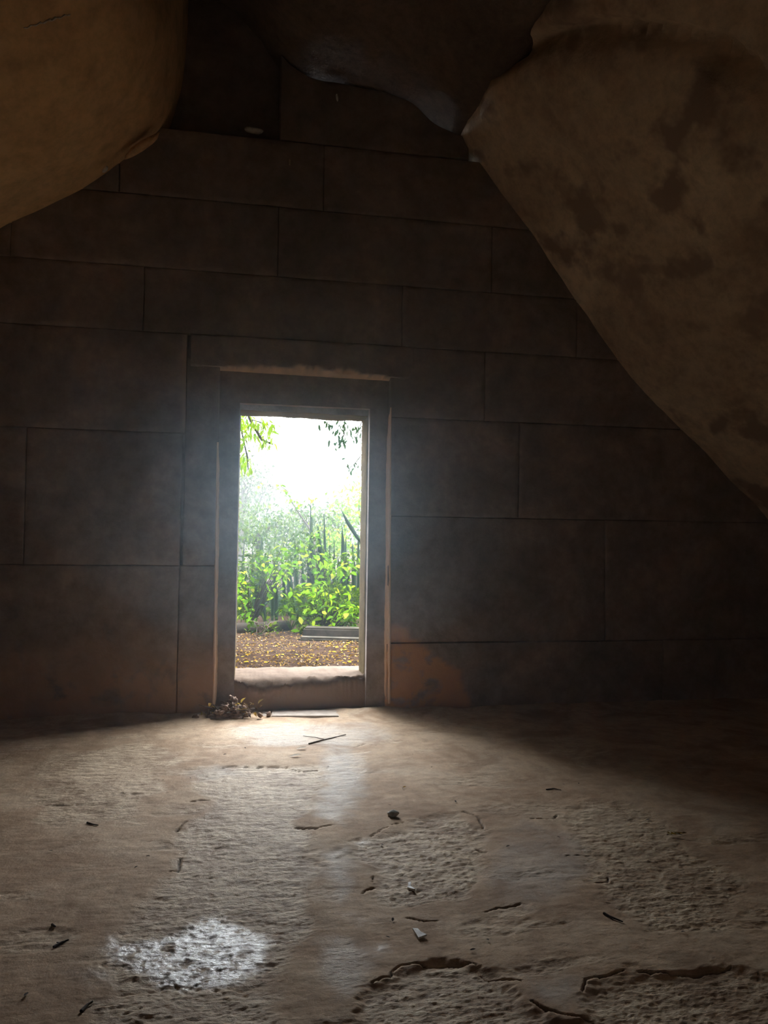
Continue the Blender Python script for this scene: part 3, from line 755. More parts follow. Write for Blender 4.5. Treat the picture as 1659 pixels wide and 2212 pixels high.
# ================================================================== PLANTS
def leaf_shape(L, Wd, fold=0.25, droop=0.2, n=4):
    """folded pointed leaf lying along +X: three rows of vertices"""
    V, Fq = [], []
    for i in range(n+1):
        t = i/n; w = Wd*0.5*(math.sin(math.pi*min(t*0.94+0.04, 1))**0.8); z = -droop*L*t*t
        V += [(L*t, -w, z + fold*w), (L*t, 0, z), (L*t, w, z + fold*w)]
    for i in range(n):
        a = i*3; Fq += [(a, a+1, a+4, a+3), (a+1, a+2, a+5, a+4)]
    return np.array(V, float), np.array(Fq)
LEAF = [leaf_shape(1, 0.55), leaf_shape(1, 0.68, 0.35, 0.35), leaf_shape(1, 0.42, 0.15, 0.1), leaf_shape(1, 0.6, 0.3, 0.5)]
LEAF_CHEAP = leaf_shape(1, 0.5, 0.3, 0.25, 2)
NARROW = leaf_shape(1, 0.26, 0.2, 0.35)
def leaf_objs(name, shapes, mat):
    out = []
    for V, Fq in shapes:
        me = npmesh(name, V, Fq); me.materials.append(mat); out.append(me)
    return out
def rotm(yaw, pitch, roll):
    return np.array((Matrix.Rotation(yaw, 3, 'Z') @ Matrix.Rotation(pitch, 3, 'Y') @ Matrix.Rotation(roll, 3, 'X')))
def leaf_cloud(pts, sizes, shape, tilt=(0.2, 0.5), out=None):
    V0, F0 = shape; n = len(pts)
    yaw = RNG.uniform(0, 2*np.pi, n); pitch = RNG.normal(tilt[0], tilt[1], n); roll = RNG.normal(0, 0.5, n)
    Vs = np.zeros((n, len(V0), 3))
    for i in range(n): Vs[i] = (V0*sizes[i]) @ rotm(yaw[i], pitch[i], roll[i]).T + pts[i]
    Fs = (F0[None] + (np.arange(n)*len(V0))[:, None, None]).reshape(-1, 4)
    return Vs.reshape(-1, 3), Fs
def add_leaf(parent, me, p, size, yaw, pitch, roll, name='leaf'):
    o = bpy.data.objects.new(name, me); COL.objects.link(o); o.parent = parent
    o.location = Vector(p) - parent.location
    o.rotation_euler = (Matrix.Rotation(yaw, 3, 'Z') @ Matrix.Rotation(pitch, 3, 'Y') @ Matrix.Rotation(roll, 3, 'X')).to_euler()
    o.scale = (size, size, size); return o

ML_bright = leaf_objs('leaf', LEAF, M['leaf_bright']); ML_mid = leaf_objs('leaf', LEAF, M['leaf_mid'])
ML_lime = leaf_objs('leaf', [NARROW, leaf_shape(1, 0.34, 0.2, 0.5)], M['leaf_lime']); ML_dark = leaf_objs('leaf', [leaf_shape(1, 0.42), leaf_shape(1, 0.36, 0.2, 0.4)], M['leaf_dark'])

def shrub(name, label, pix, Y, spread, n_leaf, size, meshes, stem_mat, fill_mat, fill_n, base_px, seed, cat='shrub'):
    """stems fan out from the base to sprig tips; each sprig carries single leaves, smaller foliage fills the inside"""
    rnd = random.Random(seed)
    b = at(base_px[0], base_px[1], Y); root = empty(name, (b[0], Y, GZ)); tag(root, label, cat)
    poly = np.array(pix, float); lo, hi = poly.min(0), poly.max(0)
    tips, stems = [], []
    while len(tips) < max(8, n_leaf//6):
        u, v = rnd.uniform(lo[0], hi[0]), rnd.uniform(lo[1], hi[1])
        if not inside(np.array([[u, v]]), poly)[0]: continue
        yy = Y + rnd.uniform(-spread, spread)*0.5 - 0.15*(v - lo[1])/(hi[1]-lo[1]); tips.append(at(u, v, yy))
    org = np.array(root.location)
    for t in tips:
        mid = (org + t)*0.5 + np.array((rnd.uniform(-.06, .06), rnd.uniform(-.06, .06), 0.08))
        s0 = org + np.array((rnd.uniform(-.05, .05), rnd.uniform(-.05, .05), -0.02))
        stems.append(tube_np(np.array([s0, s0*0.45+mid*0.55, mid, mid*0.4+t*0.6, t]) - org, [0.007, 0.006, 0.005, 0.004, 0.002], 5))
    V, Fq = merge(stems); link('stem', npmesh('stem', V, Fq), root, stem_mat)
    cnt = 0
    while cnt < n_leaf:
        t = tips[cnt % len(tips)]; k = rnd.uniform(0, 0.35)
        p = t + (org - t)*k*rnd.random()*(1.0 if cnt % 3 else 2.2) + np.array([rnd.gauss(0, .05), rnd.gauss(0, .06), rnd.gauss(0, .045)])
        add_leaf(root, rnd.choice(meshes), p, size*rnd.uniform(0.65, 1.25), rnd.uniform(0, 6.28), rnd.gauss(0.15, 0.4), rnd.gauss(0, 0.45)); cnt += 1
    if fill_n:
        pts = []
        while len(pts) < fill_n:
            u, v = rnd.uniform(lo[0], hi[0]), rnd.uniform(lo[1], hi[1])
            if inside(np.array([[u, v]]), poly)[0]: pts.append(at(u, v, Y + 0.12 + rnd.uniform(-0.2, 1)*spread))
        V, Fq = leaf_cloud(np.array(pts) - org, RNG.uniform(0.45, 0.95, fill_n)*size, LEAF_CHEAP)
        tag(link('foliage', npmesh('foliage', V, Fq), root, fill_mat), kind='stuff')
    return root
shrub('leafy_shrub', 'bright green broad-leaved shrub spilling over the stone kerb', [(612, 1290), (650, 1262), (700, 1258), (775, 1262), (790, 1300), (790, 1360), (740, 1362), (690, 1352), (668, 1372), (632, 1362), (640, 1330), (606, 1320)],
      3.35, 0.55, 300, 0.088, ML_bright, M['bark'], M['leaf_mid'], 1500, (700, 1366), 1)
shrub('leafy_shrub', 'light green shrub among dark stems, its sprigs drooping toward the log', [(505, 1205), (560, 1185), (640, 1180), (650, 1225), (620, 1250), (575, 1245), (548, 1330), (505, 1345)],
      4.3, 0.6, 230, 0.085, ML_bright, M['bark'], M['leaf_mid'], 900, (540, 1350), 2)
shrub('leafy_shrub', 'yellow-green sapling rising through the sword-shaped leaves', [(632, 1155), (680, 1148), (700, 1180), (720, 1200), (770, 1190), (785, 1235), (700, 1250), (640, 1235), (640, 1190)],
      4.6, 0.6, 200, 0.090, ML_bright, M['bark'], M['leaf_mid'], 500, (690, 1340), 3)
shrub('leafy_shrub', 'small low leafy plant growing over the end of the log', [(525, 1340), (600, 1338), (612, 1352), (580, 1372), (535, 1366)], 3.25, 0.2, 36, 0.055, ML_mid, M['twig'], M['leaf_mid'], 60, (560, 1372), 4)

# sword-leaved plants (stiff upright blades)
def blade_mesh(p0, p1, w, seed):
    rnd = random.Random(seed); n = 7; V, Fq = [], []
    p0, p1 = np.array(p0), np.array(p1); ax = p1-p0; tw = rnd.uniform(-0.5, 0.5)
    bow = np.array((rnd.uniform(-.03, .03), rnd.uniform(-.03, .03), 0))
    for i in range(n+1):
        t = i/n; c = p0 + ax*t + bow*math.sin(math.pi*t)
        ww = w*0.5*(0.62 + 0.9*t - 0.5*t*t if t < 0.55 else 1.0)*(1.0 if t < 0.55 else max(0.02, (1-t)/0.45)**0.75)
        a = tw + 0.5*t; dx = np.array((math.cos(a), math.sin(a), 0)); dn = np.array((-math.sin(a), math.cos(a), 0))
        V += [c - dx*ww + dn*ww*0.35, c - dn*0.006, c + dx*ww + dn*ww*0.35, c + dn*0.012]
    for i in range(n):
        for k in range(4): Fq.append((i*4+k, i*4+(k+1) % 4, i*4+4+(k+1) % 4, i*4+4+k))
    return np.array(V), np.array(Fq)
def sword_plant(label, blades, Y, seed):
    b = at(blades[0][2], blades[0][3], Y); root = empty('sword_plant', (b[0], Y, GZ)); tag(root, label, 'plant', 'stiff sword-leaved plants behind the shrubs')
    org = np.array(root.location)
    for i, (ut, vt, ub, vb, wpx) in enumerate(blades):
        yy = Y + 0.06*((i*7) % 5 - 2); t = at(ut, vt, yy); q = at(ub, vb, yy); q[2] = max(q[2], GZ+0.0)
        V, Fq = blade_mesh(q-org, t-org, wpx*(6+yy)/F, seed*20+i)
        link('blade', npmesh('blade', V, Fq), root, M['blade'])
sword_plant('clump of dark sword-shaped leaves with two tall blades behind the yellow-green sapling', [(700, 1110, 706, 1350, 13), (687, 1136, 700, 1350, 17), (680, 1180, 678, 1350, 24), (671, 1092, 664, 1350, 9), (674, 1117, 668, 1345, 8), (664, 1205, 676, 1350, 18), (713, 1177, 716, 1345, 9), (722, 1172, 720, 1345, 8)], 5.0, 1)
sword_plant('clump of dark sword-shaped leaves with one blade leaning out over the kerb', [(739, 1137, 740, 1350, 16), (737, 1101, 785, 1180, 11), (748, 1160, 752, 1350, 14), (761, 1172, 764, 1345, 11), (774, 1150, 776, 1350, 10), (730, 1200, 736, 1350, 12), (757, 1215, 748, 1350, 14)], 5.3, 2)
sword_plant('pair of broad pale sword-shaped blades in the mist by the doorway edge', [(566, 1158, 556, 1350, 16), (545, 1185, 549, 1350, 11), (528, 1170, 530, 1345, 12), (575, 1200, 570, 1350, 12)], 5.9, 3)
sword_plant('thin sword-shaped blades standing behind the light green shrub', [(593, 1200, 594, 1345, 9), (623, 1208, 632, 1345, 15), (637, 1165, 642, 1345, 11), (608, 1190, 612, 1345, 8), (650, 1195, 655, 1345, 10)], 5.4, 4)
sword_plant('short blackish sword-shaped blades rising from behind the log', [(556, 1262, 550, 1350, 14), (570, 1288, 574, 1352, 13), (585, 1250, 588, 1350, 9), (600, 1270, 598, 1352, 12), (540, 1300, 540, 1352, 9)], 4.6, 5)

# fine arching grass blades in front of the log and kerb
def grass_tuft(label, u, v, Y, n, L, seed, lean):
    rnd = random.Random(seed); b = at(u, v, Y); root = empty('grass_tuft', (b[0], Y, GZ)); tag(root, label, 'grass plant')
    for i in range(n):
        a = rnd.uniform(0, 6.28); l = L*rnd.uniform(0.6, 1.1); pts, w = [], 0.011
        dirx = np.array((math.cos(a)*0.8 + lean, math.sin(a)*0.5, 0))
        V, Fq = [], []
        for k in range(6):
            t = k/5; c = dirx*l*0.7*t*t**0.2 + np.array((0, 0, l*(t - 0.55*t*t))); ww = w*(1-t)**0.7*0.5 + 0.0005
            s = np.array((-dirx[1], dirx[0], 0.2)); s /= np.linalg.norm(s); V += [c - s*ww, c + s*ww]
        for k in range(5): Fq.append((2*k, 2*k+1, 2*k+3, 2*k+2))
        link('blade', npmesh('blade', np.array(V), np.array(Fq)), root, M['leaf_mid'])
grass_tuft('tuft of arching pale grass between the log and the bright shrub', 628, 1352, 3.6, 26, 0.42, 1, -0.1)
grass_tuft('tuft of arching grass beside the blackish sword leaves', 572, 1345, 4.3, 22, 0.5, 2, 0.25)
grass_tuft('tuft of arching grass behind the stone kerb', 760, 1360, 3.5, 20, 0.42, 3, -0.2)

# sapling with bare forked branches
def bare_sapling():
    Y = 6.2; b = at(684, 1330, Y); root = empty('bare_sapling', (b[0], Y, GZ)); tag(root, 'thin forked sapling with bare grey branches and a few leafy tips in the mist', 'sapling')
    org = np.array(root.location)
    def seg(pix, r0, r1):
        pts = np.array([at(u, v, Y) for u, v in pix]) - org; return tube_np(pts, np.linspace(r0, r1, len(pts)), 6)
    V, Fq = seg([(684, 1335), (683, 1240), (678, 1155), (668, 1140), (655, 1122), (640, 1100), (630, 1082), (622, 1062)], 0.022, 0.006); V2, F2 = V.copy(), Fq
    V2[:, 2] = np.maximum(V2[:, 2], 0.0); link('trunk', npmesh('trunk', V2, Fq), root, M['pale_bark'])
    for pix, r0 in (([(668, 1140), (670, 1118), (672, 1095), (671, 1078)], 0.008), ([(665, 1122), (655, 1106), (642, 1090)], 0.007), ([(678, 1155), (662, 1136), (648, 1126)], 0.006), ([(622, 1062), (611, 1053), (585, 1050), (556, 1043)], 0.007), ([(655, 1122), (640, 1108), (625, 1072)], 0.005)):
        V, Fq = seg(pix, r0, r0*0.5); link('branch', npmesh('branch', V, Fq), root, M['pale_bark'])
    rnd = random.Random(5)
    for (u, v, n) in ((615, 1058, 10), (628, 1080, 8), (671, 1078, 8), (650, 1085, 7), (600, 1050, 5), (640, 1092, 6), (560, 1044, 4)):
        for i in range(n):
            p = at(u + rnd.gauss(0, 6), v + rnd.gauss(0, 5), Y + rnd.gauss(0, 0.1))
            add_leaf(root, rnd.choice(ML_bright), p, rnd.uniform(0.05, 0.09), rnd.uniform(0, 6.28), rnd.gauss(0.3, 0.4), rnd.gauss(0, 0.4))
bare_sapling()

# branches hanging into the head of the doorway
def hanging(name, label, twigs, leaves, Y, meshes, size, seed, up, pitch=0.7):
    rnd = random.Random(seed); b = at(up[0], up[1], Y); root = empty(name, (b[0], Y, b[2])); tag(root, label, 'branch'); org = np.array(root.location)
    for pix, r0 in twigs:
        pts = np.array([at(u, v, Y) for u, v in pix]) - org; V, Fq = tube_np(pts, np.linspace(r0, r0*0.4, len(pts)), 5); link('twig', npmesh('twig', V, Fq), root, M['bark'])
    for (u, v, su, sv, n) in leaves:
        for i in range(n):
            p = at(u + rnd.gauss(0, su), v + rnd.gauss(0, sv), Y + rnd.gauss(0, 0.2))
            add_leaf(root, rnd.choice(meshes), p, size*rnd.uniform(0.7, 1.3), rnd.uniform(0, 6.28), rnd.gauss(pitch, 0.35), rnd.gauss(0, 0.5))
    return root
hanging('hanging_branch', 'lime green leafy branch hanging into the top of the doorway on its mossy side',
        [([(430, 560), (500, 780), (540, 905), (565, 950), (590, 960)], 0.03), ([(500, 780), (515, 900), (535, 990), (536, 1015)], 0.016), ([(540, 905), (570, 915), (592, 925)], 0.008), ([(530, 950), (545, 985), (558, 980)], 0.006)],
        [(528, 915, 14, 9, 58), (560, 914, 14, 8, 38), (584, 925, 7, 8, 20), (575, 950, 9, 9, 28), (545, 940, 12, 10, 34), (524, 988, 7, 14, 44), (532, 1008, 7, 10, 20), (520, 950, 8, 16, 24), (520, 885, 20, 10, 20)], 3.2, ML_lime, 0.085, 21, (430, 560))
hanging('hanging_branch', 'dark leafy twig silhouetted against the white sky under the door head',
        [([(760, 640), (752, 800), (745, 905), (742, 940), (735, 958)], 0.014), ([(747, 880), (735, 912), (728, 920)], 0.006), ([(742, 935), (752, 950), (756, 955)], 0.005), ([(700, 860), (704, 900), (706, 916)], 0.006)],
        [(740, 922, 8, 7, 12), (732, 948, 8, 6, 12), (748, 950, 8, 5, 9), (705, 915, 9, 4, 8), (734, 962, 5, 5, 4), (742, 890, 10, 10, 8), (738, 935, 10, 12, 12)], 3.6, ML_dark, 0.075, 22, (760, 640))
hanging('hanging_branch', 'grey green leafy twig touching the sunlit jamb below the door head',
        [([(1100, -900), (960, -200), (870, 450), (800, 860), (775, 930), (768, 952)], 0.012), ([(800, 860), (783, 980), (768, 1000), (756, 1010)], 0.008)],
        [(766, 925, 6, 6, 10), (770, 945, 7, 7, 12), (762, 948, 6, 5, 8), (779, 920, 5, 9, 8), (768, 1000, 8, 7, 8), (760, 1010, 8, 6, 6)], 4.2, ML_dark, 0.065, 23, (830, 700))

# trees and bushes standing back in the mist
def tree(name, label, u, v, Y, rx, rz, n, size, mat, seed, trunk=True, cat='tree', ry=None, group='misty trees beyond the shrubs'):
    rng = np.random.default_rng(seed); c = at(u, v, Y); base = np.array((c[0], Y, GZ + 0.35*min(1, max(0, (Y-4)/8)) + 0.5*max(0, (Y-10)/30)))
    root = empty(name, tuple(base)); tag(root, label, cat, group if cat == 'tree' else None)
    k = max(10, n//160); cl = rng.normal(size=(k, 3)); cl /= np.linalg.norm(cl, axis=1)[:, None]; cl *= rng.uniform(0.25, 0.95, (k, 1))
    ctr = cl*np.array((rx, ry or rx, rz)); idx = rng.integers(0, k, n); cs = 0.22*np.array((rx, ry or rx, rz))*1.15
    pts = c - base + ctr[idx] + rng.normal(size=(n, 3))*cs*0.75
    pts[:, 2] = np.maximum(pts[:, 2], 0.05)
    V, Fq = leaf_cloud(pts, rng.uniform(0.6, 1.3, n)*size, LEAF_CHEAP, (0.4, 0.5))
    tag(link('foliage', npmesh('foliage', V, Fq), root, mat), kind='stuff')
    if trunk:
        top = c - base; V, Fq = tube_np(wobble((0, 0, -0.05), top, 7, 0.05), np.linspace(0.10, 0.03, 7)*max(1, rz/2), 8); link('trunk', npmesh('trunk', V, Fq), root, M['bark'])
        for j in range(7):
            e = ctr[rng.integers(0, k)] + top; s = top*rng.uniform(0.45, 0.95); V, Fq = tube_np(wobble(s, e, 5, 0.04), np.linspace(0.035, 0.008, 5), 5); link('branch', npmesh('branch', V, Fq), root, M['bark'])
    return root
tree('bush', 'bushy mid green bush in thin mist behind the light green shrub', 560, 1150, 7.5, 1.1, 0.75, 2600, 0.075, M['leaf_mid'], 1, True, 'bush')
tree('bush', 'round pale bush in mist behind the tall sword leaves', 690, 1165, 8.5, 1.1, 0.8, 2600, 0.075, M['leaf_mid'], 2, True, 'bush')
tree('bush', 'fresh green bush behind the leaning sword leaf', 790, 1150, 7.8, 1.0, 0.85, 2200, 0.08, M['leaf_bright'], 3, True, 'bush')
tree('bush', 'dark undergrowth bush close behind the bright shrub', 700, 1300, 6.4, 1.5, 0.55, 3000, 0.075, M['leaf_dark'], 4, False, 'bush')
tree('bush', 'dark undergrowth bush behind the log', 545, 1300, 6.8, 1.2, 0.55, 2400, 0.075, M['leaf_dark'], 5, False, 'bush')
tree('bush', 'low dark fern-like growth at the back of the log', 550, 1335, 5.4, 0.7, 0.22, 1200, 0.07, M['leaf_mid'], 15, False, 'bush', 0.3)
tree('tree', 'slender misty tree with upright crown at the doorway edge beside the lime branch', 520, 1075, 10.5, 0.9, 1.0, 2600, 0.085, M['leaf_far'], 6)
tree('tree', 'broad misty tree rising behind the bare sapling', 600, 1110, 15, 2.6, 1.5, 4200, 0.12, M['leaf_far'], 7)
tree('tree', 'broad misty tree rising behind the leaning sword leaf', 765, 1090, 17, 2.6, 1.9, 4200, 0.12, M['leaf_far'], 8)
tree('tree', 'tallest faint tree, nearly lost in the mist at the middle', 690, 1050, 25, 4.2, 3.4, 5200, 0.18, M['leaf_far'], 9)
tree('tree', 'faint rounded tree, nearly lost in the mist beside the mossy jamb', 545, 1030, 27, 3.2, 3.6, 4200, 0.18, M['leaf_far'], 10)
tree('tree', 'faint far tree, nearly lost in the mist under the dark twig', 800, 1030, 29, 3.8, 4.6, 4600, 0.19, M['leaf_far'], 11)

# ---------------- leaf litter and fallen leaves
def litter():
    n = 9500; x = RNG.uniform(-0.12, 2.6, n); y = RNG.uniform(0.78, 3.6, n)
    keep = fbm(np.stack([x, y, 0*x], 1), 2.2, 3) > RNG.uniform(-1.0, 0.3, n); x, y = x[keep], y[keep]
    P = np.stack([x, y, 0*x], 1); P[:, 2] = GZ + 0.02*fbm(np.stack([x, y, 0*x], 1), 1.5, 4, 0.55, 3.0) + 0.012
    V0, F0 = leaf_shape(1, 0.5, 0.3, 0.1, 2); n = len(P); Vs = np.zeros((n, len(V0), 3)); s = RNG.uniform(0.014, 0.034, n)
    for i in range(n): Vs[i] = (V0*s[i]) @ rotm(RNG.uniform(0, 6.28), RNG.normal(0, 0.35), RNG.normal(0, 0.4)).T + P[i]
    Fs = (F0[None] + (np.arange(n)*len(V0))[:, None, None]).reshape(-1, 4)
    tag(link('leaf_litter', npmesh('leaf_litter', Vs.reshape(-1, 3), Fs), None, M['litter']), 'brown and yellow leaf litter scattered over the earth outside', 'leaf litter', kind='stuff')
litter()
fm = leaf_objs('fallen_leaf', [leaf_shape(1, 0.6, 0.35, -0.1), leaf_shape(1, 0.5, 0.5, 0.2)], M['fallen'])
rnd = random.Random(3)
for i in range(70):
    u, v = rnd.uniform(525, 775), rnd.uniform(1378, 1432)
    if i % 2: u = rnd.uniform(650, 775)
    p = atz(u, v, GZ+0.01)
    if p[1] > 2.55: continue
    o = bpy.data.objects.new('fallen_leaf', fm[i % 2]); COL.objects.link(o)
    z = GZ + 0.02*float(fbm(np.array([[p[0], p[1], 0.0]]), 1.5, 4, 0.55, 3.0)[0]) + 0.008
    o.location = (p[0], p[1], z); s = rnd.uniform(0.03, 0.055); o.scale = (s, s, s); o.rotation_euler = (rnd.gauss(0, .2), rnd.gauss(0, .15), rnd.uniform(0, 6.28))
    tag(o, 'small fallen yellow leaf lying on the brown earth outside the threshold', 'leaf', 'fallen yellow leaves outside the doorway')

# ================================================================== SMALL THINGS ON THE FLOOR
def on_floor(u, v, dz=0.0):
    p = atz(u, v); return (p[0], p[1], floor_z(p[0], p[1]) + dz)
def stick(name, label, pix, r0, mat, cat='twig', forks=()):
    p = np.array([on_floor(u, v, r0*0.8) for u, v in pix]); q = resample3(p, 9); root = empty(name, tuple(q[0])); tag(root, label, cat)
    V, Fq = tube_np(q - q[0], np.linspace(r0, r0*0.5, len(q)), 6); link('stem', npmesh('stem', V, Fq), root, mat)
    for f in forks:
        p2 = np.array([on_floor(u, v, r0*0.8) for u, v in f]); V, Fq = tube_np(resample3(p2, 5) - q[0], np.linspace(r0*0.6, r0*0.3, 5), 5); link('side_shoot', npmesh('side_shoot', V, Fq), root, mat)
def resample3(p, n):
    p = np.asarray(p, float); s = np.concatenate([[0], np.cumsum(np.linalg.norm(np.diff(p, axis=0), axis=1))]); u = np.linspace(0, s[-1], n)
    return np.stack([np.interp(u, s, p[:, i]) for i in range(3)], 1)
stick('twig', 'long thin dry twig on the pale floor before the threshold', [(667, 1608), (690, 1602), (715, 1596), (747, 1588)], 0.005, M['twig'], forks=[[(700, 1599), (680, 1594), (655, 1592)]])
stick('twig', 'charred twig with a thick head on the smooth floor near the dark edge', [(1304, 1977), (1316, 1983), (1345, 1995)], 0.005, M['black_twig'])
stick('twig', 'short black twig on the brown floor left of the rough patch', [(188, 1781), (200, 1784), (212, 1786)], 0.0045, M['black_twig'])
stick('twig', 'black crooked twig lying just above the wet hollow', [(116, 2051), (130, 2042), (148, 2034)], 0.0055, M['black_twig'], forks=[[(130, 2042), (122, 2040)]])
stick('twig', 'black stub of twig beyond the crooked one', [(112, 2002), (120, 2006)], 0.0045, M['black_twig'])
stick('twig', 'black twig at the near edge of the floor under the wet hollow', [(175, 2196), (188, 2180), (200, 2172)], 0.0055, M['black_twig'])
stick('twig', 'thin dry twig on the bright floor at the shadow edge', [(1180, 1705), (1196, 1702), (1212, 1706)], 0.004, M['twig'])

def flat_leaf(label, u, v, L, yaw, mat, shape=None, name='fallen_leaf', cat='leaf', group=None):
    V, Fq = shape or leaf_shape(1, 0.45, 0.35, -0.08); p = on_floor(u, v, 0.004); me = npmesh(name, V*L, Fq); me.materials.append(mat)
    o = link(name, me); o.location = p; o.rotation_euler = (0.1, -0.05, yaw); tag(o, label, cat, group); return o
flat_leaf('pale curled dry leaf on the smooth brown floor behind the crack', 626, 1636, 0.075, 0.1, M['dry_leaf'])
flat_leaf('faint buff leaf just behind the pale curled one', 640, 1619, 0.07, 0.05, M['dry_leaf'])
pb = on_floor(850, 1764, 0.015)
o = link('pebble', lump_mesh('pebble', (0.026, 0.02, 0.016), 2), None, M['pebble']); o.location = pb; tag(o, 'small grey pebble standing on the floor beyond the ridged patch', 'pebble')
o = link('pebble', lump_mesh('pebble', (0.013, 0.012, 0.010), 3), None, M['pale_stone']); o.location = on_floor(842, 1762, 0.01); tag(o, 'tiny pale pebble touching the grey pebble', 'pebble')
def scrap(label, u, v, outline, h, yaw, cat='scrap'):
    bm = bmesh.new(); vs_ = [bm.verts.new((x, y, 0.002*((i*5) % 3))) for i, (x, y) in enumerate(outline)]; f = bm.faces.new(vs_)
    r = bmesh.ops.extrude_face_region(bm, geom=[f]); [setattr(e, 'co', e.co + Vector((0, 0, h))) for e in r['geom'] if isinstance(e, bmesh.types.BMVert)]
    bmesh.ops.recalc_face_normals(bm, faces=bm.faces); me = bpy.data.meshes.new('white_scrap'); bm.to_mesh(me); bm.free()
    o = link('white_scrap', me, None, M['white_scrap']); o.location = on_floor(u, v, 0.001); o.rotation_euler = (0, 0, yaw); tag(o, label, cat); return o
scrap('white curled scrap lying in the ridged patch of floor', 880, 1912, [(0, 0), (0.012, -0.03), (0.022, -0.028), (0.016, 0.005), (0.03, 0.03), (0.02, 0.035)], 0.008, 0.2)
scrap('white square scrap on the brown floor nearer than the curled one', 905, 2012, [(-0.012, -0.03), (0.02, -0.025), (0.008, 0.0), (0.006, 0.03), (-0.014, 0.028)], 0.006, 0.1)
# yellow sprig
sp = empty('yellow_sprig', on_floor(1440, 1806, 0.012)); tag(sp, 'small sprig of yellow leaves on dim floor by the shadow edge', 'sprig')
a0 = np.array(sp.location); b0 = np.array(on_floor(1474, 1808, 0.014))
V, Fq = tube_np(np.array([a0-a0, (b0-a0)*0.5 + (0, 0, 0.006), b0-a0]), [0.002, 0.0018, 0.001], 5); link('stem', npmesh('stem', V, Fq), sp, M['twig'])
ym = leaf_objs('leaf', [leaf_shape(1, 0.5)], M['fallen'])[0]
for i in range(9):
    add_leaf(sp, ym, a0 + (b0-a0)*(i/8.0) + np.array((0, 0, 0.006)), 0.026, (1 if i % 2 else -1)*1.0 + 0.15*i, -0.15, 0.2)
# small dark leaf bits dotted on the floor
bits = [(1015, 2050, .02), (848, 1985, .022), (842, 2020, .016), (800, 1915, .014), (823, 1820, .018), (1093, 1830, .02), (985, 1733, .022), (845, 1740, .016), (872, 1703, .02), (706, 1655, .02), (482, 1631, .022), (530, 1617, .02), (735, 1586, .014), (820, 1601, .014), (340, 1687, .016), (350, 1687, .012), (412, 1684, .016), (115, 1840, .018), (60, 2155, .024), (315, 1852, .02), (290, 1880, .016), (1210, 1812, .016), (1480, 2015, .02), (1052, 2026, .016), (1395, 1770, .022), (1250, 1693, .016), (1220, 1694, .014), (1000, 1612, .014), (890, 1630, .014), (930, 1660, .014)]
for i, (u, v, s) in enumerate(bits):
    flat_leaf('tiny dark dry leaf bit dotted on the cave floor', u, v, s, i*1.3, M['black_twig'], name='leaf_bit', group='dark leaf bits on the cave floor')
flat_leaf('tiny yellow leaf on the pale floor beyond the grey pebble', 870, 1702, 0.022, 0.4, M['fallen'])

# thin grey slabs let into the floor at the threshold
def slab(label, us, v0, v1, h):
    a, b = atz(us[0], v1), atz(us[1], v1); c, d = atz(us[1]-2, v0), atz(us[0]+2, v0)
    bm = bmesh.new(); z = 0.0
    zt = sum(floor_z(p[0], p[1]) for p in (a, b, c, d))/4
    vb = [bm.verts.new((p[0], p[1], zt-0.03)) for p in (a, b, c, d)]; f = bm.faces.new(vb)
    r = bmesh.ops.extrude_face_region(bm, geom=[f]); [setattr(e, 'co', e.co + Vector((0, 0, 0.03+h))) for e in r['geom'] if isinstance(e, bmesh.types.BMVert)]
    bmesh.ops.recalc_face_normals(bm, faces=bm.faces); bmesh.ops.bevel(bm, geom=bm.edges[:], offset=0.004, segments=2, affect='EDGES')
    me = bpy.data.meshes.new('threshold_slab'); bm.to_mesh(me); bm.free()
    tag(link('threshold_slab', me, None, M['slate']), label, 'slab')
slab('long thin grey slab let into the floor below the threshold', (586, 732), 1537, 1550, 0.007)
slab('short grey slab end beside the long slab below the threshold', (566, 584), 1538, 1549, 0.004)

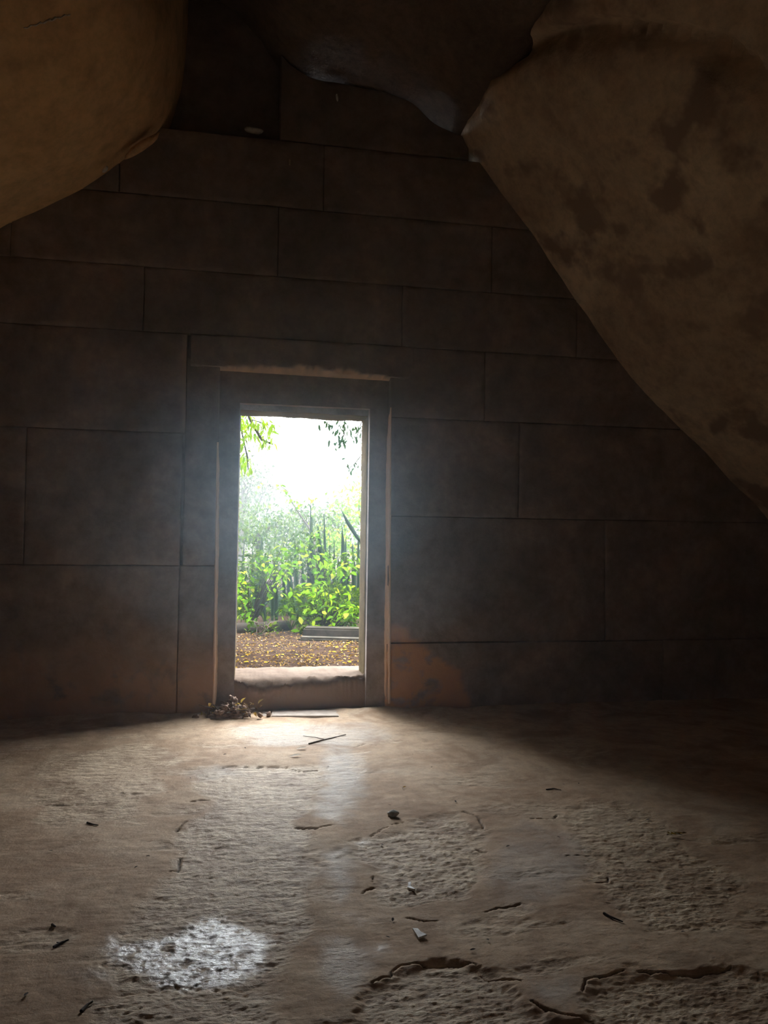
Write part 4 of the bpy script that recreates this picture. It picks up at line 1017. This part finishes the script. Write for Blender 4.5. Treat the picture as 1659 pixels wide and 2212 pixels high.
# debris heaped in the corner of the door
def debris():
    b = atz(492, 1545); root = empty('debris_heap', (b[0], -0.02, 0.0)); tag(root, 'heap of crumbled earth, roots and dry leaves in the corner beside the threshold', 'debris heap')
    me = lump_mesh('earth_mound', (0.15, 0.085, 0.075), 8, 0.55, 5)
    P = np.array([v.co for v in me.vertices]); d = 0.020*fbm(P, 22.0, 4, 0.65, 3.0); nrm = P/np.linalg.norm(P, axis=1)[:, None]; P += nrm*d[:, None]
    me.vertices.foreach_set('co', np.ascontiguousarray(P, np.float32).ravel()); me.update()
    o = link('earth_mound', me, root, M['debris']); o.location = (0.0, -0.05, 0.005)
    rnd = random.Random(9)
    me = lump_mesh('root_lump', (0.035, 0.03, 0.04), 12, 1.1, 4); o = link('root_lump', me, root, M['debris']); o.location = (0.03, -0.02, 0.11)
    clods = [lump_mesh('clod', (0.022, 0.018, 0.015), 14 + q, 0.9, 2) for q in range(3)]
    for i in range(46):
        o = link('clod', clods[i % 3], root, M['debris']); x = rnd.gauss(0.03, .11); o.location = (x, -0.08 + rnd.gauss(0, .04), 0.02 + max(0, 0.075*math.exp(-(x/0.09)**2) + rnd.uniform(-0.02, 0.015))); s = rnd.uniform(.35, 1.1); o.scale = (s, s, s); o.rotation_euler = (rnd.random()*6, rnd.random()*6, 0)
    lm = leaf_objs('dry_leaf', [leaf_shape(1, 0.42, 0.5, 0.3)], M['litter'])[0]
    for i in range(60):
        o = link('dry_leaf', lm, root); s = rnd.uniform(0.03, 0.07); o.scale = (s, s, s); o.location = (rnd.gauss(0.05, .10), -0.09 + rnd.gauss(0, .04), 0.03 + max(0, rnd.gauss(0.05, 0.025))); o.rotation_euler = (rnd.gauss(0, .5), rnd.gauss(0, .5), rnd.uniform(0, 6.28))
    for i in range(22):
        p = np.array((rnd.gauss(0, .08), -0.08, 0.04)); V, Fq = tube_np(np.array([p, p + (rnd.gauss(0, .04), rnd.gauss(0, .02), .03), p + (rnd.gauss(0, .08), rnd.gauss(-.02, .03), rnd.uniform(-0.02, .08))]), [0.005, 0.004, 0.002], 5)
        link('root', npmesh('root', V, Fq), root, M['twig'])
debris()
# pale stone and bright lumps imitating light slivers under the roof and boulder
def wedge(label, u, v, size, rot, mat, Y=-0.06, name='stone_or_glint', cat='stone'):
    p = at(u, v, Y); o = link(name, lump_mesh(name, size, u*0.01, 0.35, 2), None, mat); o.location = tuple(p); o.rotation_euler = rot; tag(o, label, cat); return o
wedge('pale flat packing stone on the wall head under the dark roof', 549, 282, (0.075, 0.03, 0.022), (0, 0.05, 0), M['pale_stone'], 0.03)
wedge('long orange lump standing in for a lit rock ledge between wall head and warm boulder', 308, 315, (0.17, 0.04, 0.03), (0, -0.72, 0), M['lit_ledge'], -0.16)
wedge('tiny pale lump standing in for gap light under the warm boulder', 227, 366, (0.014, 0.012, 0.03), (0, 0.6, 0), M['white_scrap'], -0.16)
wedge('tiny pale upright lump standing in for a bright gap in the gable below the roof gap', 728, 211, (0.009, 0.008, 0.03), (0, -0.15, 0), M['white_scrap'], -0.012)
wedge('tiny yellowish lump standing in for a light sliver high on the wall above the door', 626, 350, (0.008, 0.006, 0.028), (0, 0, 0), M['dry_leaf'], -0.012)

# ================================================================== AIR
def air(name, lo, hi, mat, label):
    o = link(name, box_mesh(name, lo, hi), None, mat); tag(o, label, kind='stuff'); o['category'] = 'haze'; return o
air('haze', (-6.5, -7.9, -0.3), (6.5, -0.03, 6.5), M['haze'], 'thin bluish scatter volume imitating lens glare inside the cave')
for size, ctr, mk, lab in (((1.15, 0.62, 1.05), (0.46, -0.62, 2.02), 'door_glare', 'bluish scatter volume imitating lens glare around the head of the doorway'),
                           ((2.0, 0.95, 1.62), (0.46, -0.93, 2.2), 'outer_glare', 'thinner bluish scatter volume imitating lens glare on the wall around the doorway')):
    o = link('doorway_glare', lump_mesh('doorway_glare', size, 1, 0.0, 4), None, M[mk]); o.location = ctr; tag(o, lab, 'haze', kind='stuff')  # added volumes that imitate the glare around the opening
air('mist', (-30, 5.2, -1.0), (34, 44, 9.0), M['mist'], 'white mist drifting between the trees outside')
